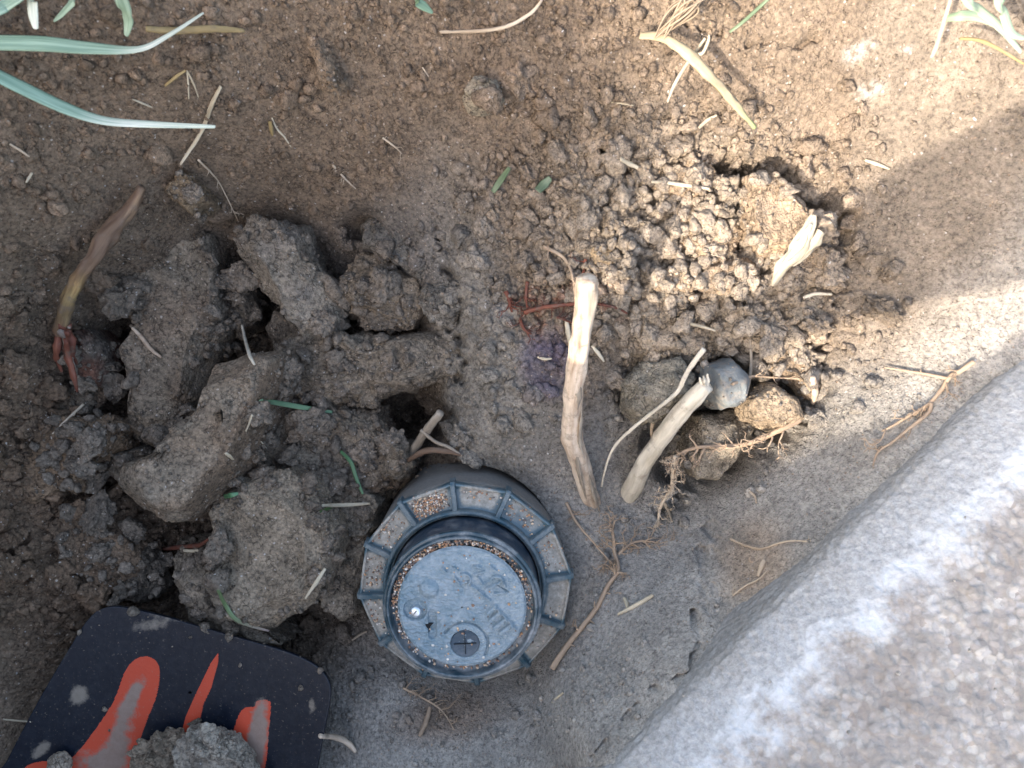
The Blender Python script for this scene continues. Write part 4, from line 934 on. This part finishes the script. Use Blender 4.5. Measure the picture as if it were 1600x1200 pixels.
# grass at the top left (lawn edge)
WH = (2.6, 1.9, 2.2); GR1 = (.9, .95, .9)
def blade(pts, z, wd, label, col=None, name='long_grass', mat=None, up=(.1, .3, 1), group='grass blades hanging over the top left corner'):
    (xa, ya), (xb, yb) = pts[0], pts[1]; l_ = math.hypot(xa - xb, ya - yb); pts = [(xa + (xa - xb) / l_ * 110, ya + (ya - yb) / l_ * 110)] + list(pts); z = [z[0] - 9] + list(z); wd = [wd[0] * .8] + list(wd)
    if col is not None: col = [(0, col[0][1])] + [(.2 + .8 * q[0], q[1]) for q in col]
    w_ = [q * MM for q in wd]; return thin(name, pts, 1, mat or M_GRASSB, label, 'grass blade', z=z, rr=w_, flat=.14, up=up, seg=10, amp=0, col=col, group=group)
blade([(-60,66),(60,68),(140,75),(215,77),(262,56),(318,20)], [62,62,60,58,57,56], [1.9,1.9,1.5,.8,.6,.25], 'wide pale green blade curling up at its tip, uppermost long blade at left', [(0,GR1),(.45,(1,1,1)),(.65,(2.,1.5,1.75)),(1,(1.5,1.2,1.4))])
blade([(-40,100),(30,135),(100,168),(160,188),(230,194),(336,198)], [60,60,58,56,54,52], [1.5,1.6,1.5,1.2,1.0,.45], 'long blade with a bleached white outer half, lower of the two long blades', [(0,(.75,.9,.95)),(.45,(.9,.95,1.)),(.7,(2.4,1.8,2.1)),(1,(2.5,1.9,2.1))], up=(.1, .5, 1))
blade([(48,-30),(50,0),(52,25),(56,45)], [66,64,63,62], [1.1,1.1,1.0,.5], 'short white ended blade hanging from the top edge', [(0,(2,1.6,1.8)),(1,(2.4,1.8,2.1))])
blade([(130,-30),(115,0),(98,20),(84,33)], [66,64,62,61], [1.1,1.2,.9,.3], 'short green pointed blade between the white ended one and the torn one')
blade([(178,-40),(190,0),(200,30),(197,56)], [66,64,60,58], [1.2,1.3,1.3,.5], 'short blue green blade with a torn lower end')
blade([(-20,20),(10,8),(30,-5),(60,-30)], [64,64,65,66], [1.8,1.6,1.4,1.2], 'green blade crossing the very corner')
blade([(-30,75),(0,92),(10,110),(8,130)], [55,54,53,52], [2,1.8,1.4,.8], 'small dark green blade behind the long blades', [(0,(.5,.6,.5)),(1,(.5,.6,.5))])
thin('straw', [(0,120),(30,112),(60,103),(86,100)], .7, M_ROOTP, 'pinkish tan straw end lying under the long grass blades', 'straw', z=[53,52,51,50])
blade([(635,-25),(650,0),(663,10),(676,20)], [52,48,47,46], [1.2,1.3,1.2,.3], 'green leaf tip poking in at the top edge', [(0,(.6,.7,.6)),(1,(.8,.9,.8))], group=None)
# top right stems
thin('dry_stem', [(1000,55),(1045,62),(1085,95),(1120,130),(1150,165),(1180,200)], 1.6, M_STRAW, 'flattened dry stem curving down the sunlit wall with a greenish tip', 'dry stem', z=[45,46,46,44,43,41], col=[(0, (.7, .65, .55)), (.8, (.75, .7, .6)), (1, (.5, .7, .4))], rr=[.0009,.0011,.0013,.0011,.0009,.0004], flat=.5, up=UPZ, amp=.35, seg=12, seed=4)
thin('straw', [(1102,60),(1080,90),(1055,130),(1043,160)], .5, M_STRAW, 'bent straw crossing under the flattened dry stem', 'straw', z=[46,42,41,39], seed=6)
thin('straw', [(1080,80),(1096,84),(1106,66),(1108,54)], .45, M_STRAW, 'short straw hooked at the top of the bent straw', 'straw', z=[45,46,47,48], seed=7)
for k, (pts, z) in enumerate((([(1440,-130),(1505,-10),(1530,15),(1560,40),(1596,82)], [60,72,70,68,66]), ([(1550,-130),(1560,-10),(1568,20),(1580,50),(1600,60)], [60,72,70,69,68]), ([(1480,28),(1500,25),(1520,25),(1550,34),(1590,60)], [64,66,66,66,65]))):
    thin('grass_stalk', pts, .8, M_GRASSB, ('long bleached blade running to the right edge', 'short blade hanging down at the top right corner', 'curved pale blade under the long bleached one')[k], 'grass blade', z=z, flat=.25, up=UPZ, seg=10, seed=k, amp=0, rr=[.0008,.0011,.0010,.0009,.0004], col=[(0,(1.0,1.0,.9)),(1,(1.5,1.3,1.4))], group='pale grass blades in the top right corner')
thin('straw', [(1488,-10),(1475,35),(1462,75),(1455,90)], .6, M_ROOTP, 'upright tan straw near the top right corner', 'straw', z=[62,60,58,57], seed=3)
thin('straw', [(1500,60),(1540,66),(1600,100)], .5, M_YSTRAW, 'yellowish straw behind the pale blades at top right', 'straw', z=[60,60,60], seed=13)
# hair fine roots at the top
tb = []
rr0 = random.Random(12)
for k in range(16):
    x0, y0 = 1028 + rr0.uniform(-8, 8), 55 + rr0.uniform(-8, 8); x1, y1 = 1060 + rr0.uniform(-10, 40), 20 + rr0.uniform(-15, 15); x2, y2 = 1095 + rr0.uniform(-30, 40), -20 + rr0.uniform(-5, 10)
    tb.append(tube_mesh([P(x0, y0, 46), P(x1, y1, 50 + rr0.uniform(-2, 3)), P(x2, y2, 53)], [.00018, .00022, .00015], 5, 0, k))
tag(merged('root_hairs', tb, M_ROOTP, col=(.6, .58, .55)), 'tuft of hair fine pale roots at the head of the dry stem', 'root hairs')
# straws list: (points, radius, material, label)
STRAWS = [
([(688,50),(740,49),(790,42),(830,20),(850,-5)], .55, M_ROOTP, 'long curved pale root strand lying along the top wall', 'root'),
([(345,135),(330,165),(315,205),(282,257)], .75, M_STRAW, 'thin pale straw crossing the tip of the long grass blade', 'straw'),
([(228,45),(275,48),(330,45),(382,48)], 1.1, M_YSTRAW, 'flat yellow brown straw under the curling blade tip', 'straw'),
([(425,184),(432,200),(445,215),(455,230)], .3, M_STRAW, 'short thin straw forked from the yellow chip', 'straw'),
([(422,190),(424,203),(425,211)], .8, M_YSTRAW, 'small yellow chip on the upper left slope', 'straw'),
([(258,134),(275,120),(290,110)], .55, M_YSTRAW, 'short dull straw above the thin pale straw', 'straw'),
([(292,110),(294,130),(295,155)], .3, M_STRAW, 'fine straw hanging from the short dull straw', 'straw'),
([(293,112),(303,132),(310,152)], .3, M_STRAW, 'second fine straw splitting off to the right', 'straw'),
([(207,155),(222,161),(238,168)], .35, M_STRAW, 'tiny whitish straw above the bleached grass blade', 'straw'),
([(15,225),(30,234),(46,245)], .4, M_ROOTP, 'tiny tan straw near the left edge on the slope', 'straw'),
([(50,270),(45,278),(41,285)], .5, M_STRAW, 'tiny pale chip near the left edge', 'straw'),
([(1018,284),(1045,286),(1075,290),(1108,295)], .65, M_STRAW, 'white root strand lying across the sunlit clods', 'root'),
([(1092,200),(1105,188),(1120,180)], .6, M_STRAW, 'short whitish chip on the sunlit slope', 'straw'),
([(970,248),(984,256),(997,262)], .9, M_STRAW, 'small bright wood chip on the sunlit crumbs', 'wood chip'),
([(955,160),(975,162),(990,165)], .35, M_STRAW, 'fine straw on the sunlit slope near the top centre', 'straw'),
([(1058,497),(1080,506),(1100,511),(1118,517)], .55, M_STRAW, 'pale straw lying in the shaded part of the pile', 'straw'),
([(925,540),(935,552),(944,565)], .7, M_STRAW, 'short frayed straw right of the upright stick', 'straw'),
([(885,500),(888,520),(892,545)], .9, M_STRAW, 'frayed straw leaning behind the upright stick', 'straw'),
([(1172,530),(1174,560),(1172,590),(1166,618)], .55, M_DEAD, 'grey straw standing above the tan stone', 'straw'),
([(1255,465),(1275,459),(1300,460)], .7, M_STICK2, 'small grey root end at the rim of the pile', 'root'),
([(503,790),(540,789),(578,787)], .8, M_STRAW, 'pale straw pointing at the sprinkler flange', 'straw'),
([(508,888),(494,910),(477,935)], .7, M_STRAW, 'pale straw lying on the right side of the largest clod', 'straw'),
([(394,648),(389,662),(384,674)], .4, M_STRAW, 'tiny forked straw on the slanting slab edge', 'straw'),
([(353,708),(359,713),(364,718)], .7, M_STRAW, 'tiny white chip on the slanting slab', 'wood chip'),
([(408,690),(416,700)], .4, M_STRAW, 'tiny straw right of the slanting slab', 'straw'),
([(207,512),(222,528),(235,545),(252,558)], .75, M_STICK, 'orange tipped rootlet on the tall upright clod', 'root'),
([(378,508),(383,530),(390,555),(398,570)], .6, M_STICK2, 'thin root rising from the top of the slanting slab', 'root'),
([(255,858),(280,855),(310,852),(325,843)], .9, M_RED, 'reddish root piece beside the largest clod', 'root'),
([(287,860),(300,861),(310,860)], .7, M_STRAW, 'pale peeled bit on the reddish root piece', 'wood chip'),
([(500,1150),(525,1152),(545,1162),(556,1175)], 1.1, M_STICK, 'pale orange root end sticking out right of the shovel', 'root'),
([(5,1124),(25,1126),(48,1128)], .4, M_STRAW, 'thin straw left of the shovel blade', 'straw'),
([(1020,930),(995,945),(965,960)], .8, M_STRAW, 'pale split straw right of the sprinkler', 'straw'),
([(975,934),(979,942),(980,950)], .7, M_STRAW, 'tiny chip touching the pale split straw', 'wood chip'),
([(880,1082),(868,1092),(862,1098)], .5, M_STRAW, 'tiny green white straw below the sprinkler', 'straw'),
([(672,1105),(665,1130),(655,1150)], 1.0, M_ROOT, 'short orange brown root stub below the sprinkler', 'root'),
([(1172,768),(1180,776),(1182,786)], .5, M_ROOTP, 'tiny hooked rootlet on the lower right slope', 'root'),
([(1194,875),(1190,885),(1184,900)], .8, M_ROOTP, 'stubby root tip in the warm patch of the slope', 'root'),
([(1352,250),(1370,256),(1390,264)], .6, M_STRAW, 'small chalky white sliver on the sunlit wall', 'straw'),
([(660,105),(670,120)], .3, M_ROOTP, 'tiny straw on the top wall', 'straw'),
([(550,1000),(562,992),(573,986)], .5, M_ROOTP, 'small forked rootlet at the left rim of the sprinkler', 'root'),
([(840,558),(852,561),(862,560)], .5, M_STRAW, 'tiny chip on the purple stained soil', 'wood chip'),
([(1270,590),(1273,610),(1270,630)], 1.3, M_STICK, 'stubby pale root end at the lower right rim of the pile', 'root'),
]
for k, (pts, r, mt, lb, ct) in enumerate(STRAWS):
    thin('wood_chip' if ct == 'wood chip' else ('rootlet' if ct == 'root' else 'straw'), pts, r, mt, lb, ct, seed=200 + k, flat=.55 if ct != 'root' else 1, up=UPZ if ct != 'root' else None, amp=.2)
# green clippings
GC_ = 'green grass clippings dropped in the hole'
for k, (pts, wd, lb, cl) in enumerate((
([(407,625),(430,629),(470,636),(519,644)], .95, 'bright green straight clipping on the left heap', (1.3,1.5,1.6)),
([(532,705),(548,722),(556,745),(567,772)], .75, 'dark green curved clipping left of the sprinkler', (.6,.9,.7)),
([(341,922),(352,945),(372,970),(420,986)], .8, 'green and white curved clipping on the largest clod', (1.,1.,.8)),
([(350,776),(360,774),(372,771)], .9, 'short green clipping at the top edge of the largest clod', (.7,1.1,.9)),
([(500,800),(512,795),(522,790)], .6, 'dull green clipping beneath the pale straw', (.6,.7,.4)),
([(840,298),(850,288),(860,278)], 1.6, 'small oval green leaf fragment on the upper slope', (1.0,.9,.9)),
([(770,300),(782,282),(796,262)], 1.1, 'faded green clipping beside the oval leaf fragment', (.9,.85,.8)),
([(1140,50),(1160,35),(1190,8),(1210,-10)], .5, 'fine green blade on the top right wall', (.8,.8,.7)))):
    thin('grass_clipping', pts, wd, M_GRASS, lb, 'grass clipping', seed=400 + k, flat=.2, up=UPZ, amp=0, seg=10, col=[(0, cl), (.6, cl), (1, (4.2, 2.2, 3.5) if k == 2 else cl)], group=GC_, lift=.3)
# branching roots
def branching(name, main, r, mat, label, seed, nb=14, bl=34, z=None, depth=2, spread=1.1, group='fine branching roots'):
    rg = random.Random(seed); tubes = []; pp = [(x, y) for x, y in main]
    def ok(x, y): return zat(x, y)
    pts = lie(pp, r, .4) if z is None else [P(x, y, q) for (x, y), q in zip(pp, z)]
    n = len(pp); tubes.append(tube_mesh(pts, [r * MM * (1 - .6 * i / (n - 1)) for i in range(n)], 9, .25, seed))
    def branch(x, y, z0, ang, ln, rad, d):
        q = [(x, y, z0)]; a = ang
        for s in range(4):
            a += rg.uniform(-.5, .5); x += math.cos(a) * ln / 4; y += math.sin(a) * ln / 4; z0 += rg.uniform(-.6, .9); q.append((x, y, z0))
            if d > 0 and rg.random() < .55: branch(x, y, z0, a + rg.choice((-1, 1)) * rg.uniform(.5, 1.1), ln * .55, rad * .6, d - 1)
        tubes.append(tube_mesh([P(*k) for k in q], [rad * MM, rad * .85 * MM, rad * .7 * MM, rad * .5 * MM, rad * .25 * MM], 5, .2, seed, nsub=3))
    for b_ in range(nb):
        i = rg.randrange(0, n - 1); t = rg.random(); x = pp[i][0] + (pp[i + 1][0] - pp[i][0]) * t; y = pp[i][1] + (pp[i + 1][1] - pp[i][1]) * t
        zz_ = (pts[i].z + (pts[i + 1].z - pts[i].z) * t) * 1000; a = math.atan2(pp[i + 1][1] - pp[i][1], pp[i + 1][0] - pp[i][0])
        branch(x, y, zz_, a + rg.choice((-1, 1)) * rg.uniform(.5, spread), rg.uniform(.4, 1) * bl, r * .42, depth)
    return tag(merged(name, tubes, mat), label, 'root', group)
branching('branching_root', [(862,1045),(885,1010),(905,985),(932,950),(950,915),(966,890),(960,862),(958,840),(955,820)], .85, M_ROOT, 'long wavy pale root running up from the sprinkler right side', 5, 16, 30)
branching('branching_root', [(885,785),(900,815),(925,845),(960,885)], .5, M_ROOT, 'fine brown root joining the long wavy root from upper left', 6, 9, 26)
branching('branching_root', [(966,866),(985,850),(1005,845),(1028,848)], .5, M_ROOT, 'bushy fine root spreading right from the long wavy root', 7, 16, 34, depth=2)
branching('branching_root', [(1250,655),(1225,668),(1195,683),(1160,695),(1120,697),(1085,700),(1055,712),(1040,716)], .85, M_ROOT, 'orange root with many side rootlets below the tan stone', 8, 20, 34, z=[17,17,15,13,11,9,6,4])
branching('branching_root', [(1056,712),(1052,735),(1050,760),(1035,785),(1030,800),(1028,822)], .8, M_ROOTP, 'pale hairy root hanging down beside the leaning root stick', 9, 16, 20, z=[7,5,2,-2,-5,-7])
branching('branching_root', [(1038,785),(1045,800),(1050,815)], .6, M_ROOTP, 'short pale root splitting from the hairy hanging root', 10, 3, 10)
branching('branching_root', [(1522,565),(1500,580),(1485,588),(1470,610),(1450,632),(1420,650),(1395,665),(1378,674)], .6, M_ROOT, 'branching orange root lying on the right wall by the slab', 11, 12, 34, depth=2, spread=.7)
branching('branching_root', [(1483,592),(1450,585),(1420,580),(1382,574)], .45, M_ROOT, 'thin root strand pointing left on the right wall', 12, 2, 20, depth=0)
branching('branching_root', [(1455,630),(1450,645),(1420,670),(1395,690),(1372,706),(1364,728)], .5, M_ROOT, 'thin lower strand of the root on the right wall', 13, 4, 24, depth=1)
branching('branching_root', [(1142,842),(1165,852),(1190,857),(1212,850),(1235,845),(1262,846)], .38, M_ROOTP, 'fine wavy pale rootlet above the warm patch on the slope', 14, 5, 20, depth=1)
branching('branching_root', [(1145,930),(1165,915),(1185,905),(1200,890)], .3, M_ROOTP, 'fine pale rootlet in the warm patch of the slope', 15, 4, 18, depth=1)
branching('branching_root', [(1100,545),(1075,580),(1058,612),(1025,640),(990,668),(962,695),(948,725),(940,760)], .65, M_STICK2, 'thin yellow stem leaning over the round stone', 16, 1, 6, z=[26,23,20,17,12,7,2,-6], depth=0)
branching('branching_root', [(598,215),(615,228),(628,240)], .3, M_ROOTP, 'fine pale rootlet on the upper centre slope', 17, 3, 14, depth=1)
branching('branching_root', [(520,258),(540,280),(556,295)], .35, M_ROOTP, 'fine rootlet with hairy tip at the heap upper edge', 18, 5, 16, depth=1)
branching('branching_root', [(130,632),(105,655),(82,678)], .4, M_ROOTP, 'fine pale rootlet on the brown fibrous clod', 19, 3, 14, depth=1)
branching('branching_root', [(310,250),(330,270),(345,290),(372,345)], .3, M_ROOTP, 'fine brown rootlet below the thin pale straw', 20, 5, 18, depth=1)
branching('branching_root', [(1020,660),(1018,680),(1024,698)], .5, M_ROOTP, 'pale looped root in the gap left of the leaning root stick', 21, 1, 6, depth=0, z=[4,1,-3])
branching('branching_root', [(630,1075),(660,1090),(690,1110),(710,1140)], .4, M_ROOT, 'fine orange brown rootlets below the sprinkler', 22, 14, 34, depth=2)
branching('branching_root', [(1145,600),(1175,588),(1210,590),(1250,592)], .4, M_ROOT, 'fine orange rootlet draped over the lower right clods', 23, 5, 20, depth=1)
# red roots behind the upright stick
for k, (pts, r, lb) in enumerate((
([(820,488),(850,480),(885,476),(925,474),(960,480),(980,490)], .8, 'red root lying level behind the upright stick'),
([(824,440),(822,462),(824,484)], .7, 'short upright red root left of the upright stick'),
([(850,385),(880,402),(893,425),(898,460)], .7, 'tan red root arching over the upright stick top'),
([(915,405),(912,425),(905,455)], .6, 'dark red root right at the upright stick top'),
([(790,455),(796,470),(800,488)], .8, 'red root stub at the left end of the level red root'),
([(812,500),(820,515),(830,522)], .7, 'red root stub under the level red root'),
([(870,495),(888,502),(900,508)], .5, 'thin red root beside the frayed straw'))):
    branching('red_root', pts, r * .8, M_RED if k != 2 else M_ROOT, lb, 60 + k, 4, 26, depth=2, group='red roots around the upright stick')
# clods on the shovel blade
bpy.context.view_layer.update()
lump_mesh('soil_clod', [(208,1180),(240,1158),(270,1152),(292,1168),(298,1215),(205,1225)], 8, 10, 71, (.22,.185,.15), 'brown soil lump on the shovel blade at the bottom edge', 'soil clod', 'soil lumps on the shovel blade', 6, rough=1.7, fl=.62)
lump_mesh('soil_clod', [(275,1172),(300,1150),(330,1152),(362,1166),(385,1190),(392,1225),(280,1225)], 9, 11, 72, (.27,.25,.225), 'grey soil lump on the shovel blade right of the brown lump', 'soil clod', 'soil lumps on the shovel blade', 6, rough=1.7, fl=.62)
lump_mesh('soil_clod', [(70,1190),(90,1182),(105,1195),(98,1215),(75,1215)], 6, 6, 74, (.25,.22,.19), 'pebble sized soil lump at the left of the blade', 'soil clod', 'soil lumps on the shovel blade', 5)
# unseen tufts added on the heap crest to break up its shade edge
rg = np.random.default_rng(78); Vs = []; Fs = []; Cs = []; o = 0
for i in range(1500):
    s1_ = rg.uniform(60, 900); t1_ = -RIDGE + rg.normal() * 60; h0 = np.interp(s1_, ps, pz) - abs(rg.normal()) * 40
    b0 = np.array([((s1_ + t1_) * .7071 - 800) * S, (600 - (s1_ - t1_) * .7071) * S, h0 * S]); h = rg.uniform(.012, .05) * (1.2 if s1_ > 450 else .6); ln = rg.normal(0, .014, 2)
    wv = np.array([math.cos(i), math.sin(i), 0]) * .0012; l3 = np.array([ln[0], ln[1], 0]); up3 = np.array([0, 0, h])
    Vs += [b0 - wv, b0 + wv, b0 + l3 * .4 + wv * .8 + up3 * .6, b0 + l3 * .4 - wv * .8 + up3 * .6, b0 + l3 + wv * .1 + up3, b0 + l3 - wv * .1 + up3]
    Fs += [(o, o + 1, o + 2, o + 3), (o + 3, o + 2, o + 4, o + 5)]; o += 6; Cs += [(1, 1, 1)] * 6
tag(mesh_np('grass', np.array(Vs), np.array(Fs), M_GRASS, col=np.array(Cs)), kind='stuff')
# lawn grass outside the frame, one mass
rg = np.random.default_rng(77); Vs = []; Fs = []; Cs = []; o = 0
for i in range(9000):
    a = rg.uniform(0, 2 * math.pi); R0 = rg.uniform(1.0, 2.4); x = math.cos(a) * .22 * R0; y = math.sin(a) * .20 * R0
    if x - y > .09 or (x + y) < -.10: continue
    if abs(x) < .16 and abs(y) < .135: continue
    h = rg.uniform(.02, .045); ln = rg.normal(0, .012, 2); wv = np.array([math.cos(i), math.sin(i)]) * .0011
    b0 = np.array([x, y, .058]); V_ = [(*(b0[:2] - wv), .058), (*(b0[:2] + wv), .058), (*(b0[:2] + ln * .4 + wv * .8), .058 + h * .6), (*(b0[:2] + ln * .4 - wv * .8), .058 + h * .6), (*(b0[:2] + ln + wv * .1), .058 + h), (*(b0[:2] + ln - wv * .1), .058 + h)]
    Vs += V_; Fs += [(o, o + 1, o + 2, o + 3), (o + 3, o + 2, o + 4, o + 5)]; o += 6; k = rg.uniform(.6, 1.2); Cs += [(k, k, k)] * 6
tag(mesh_np('grass', np.array(Vs), np.array(Fs), M_GRASS, col=np.array(Cs)), kind='stuff')
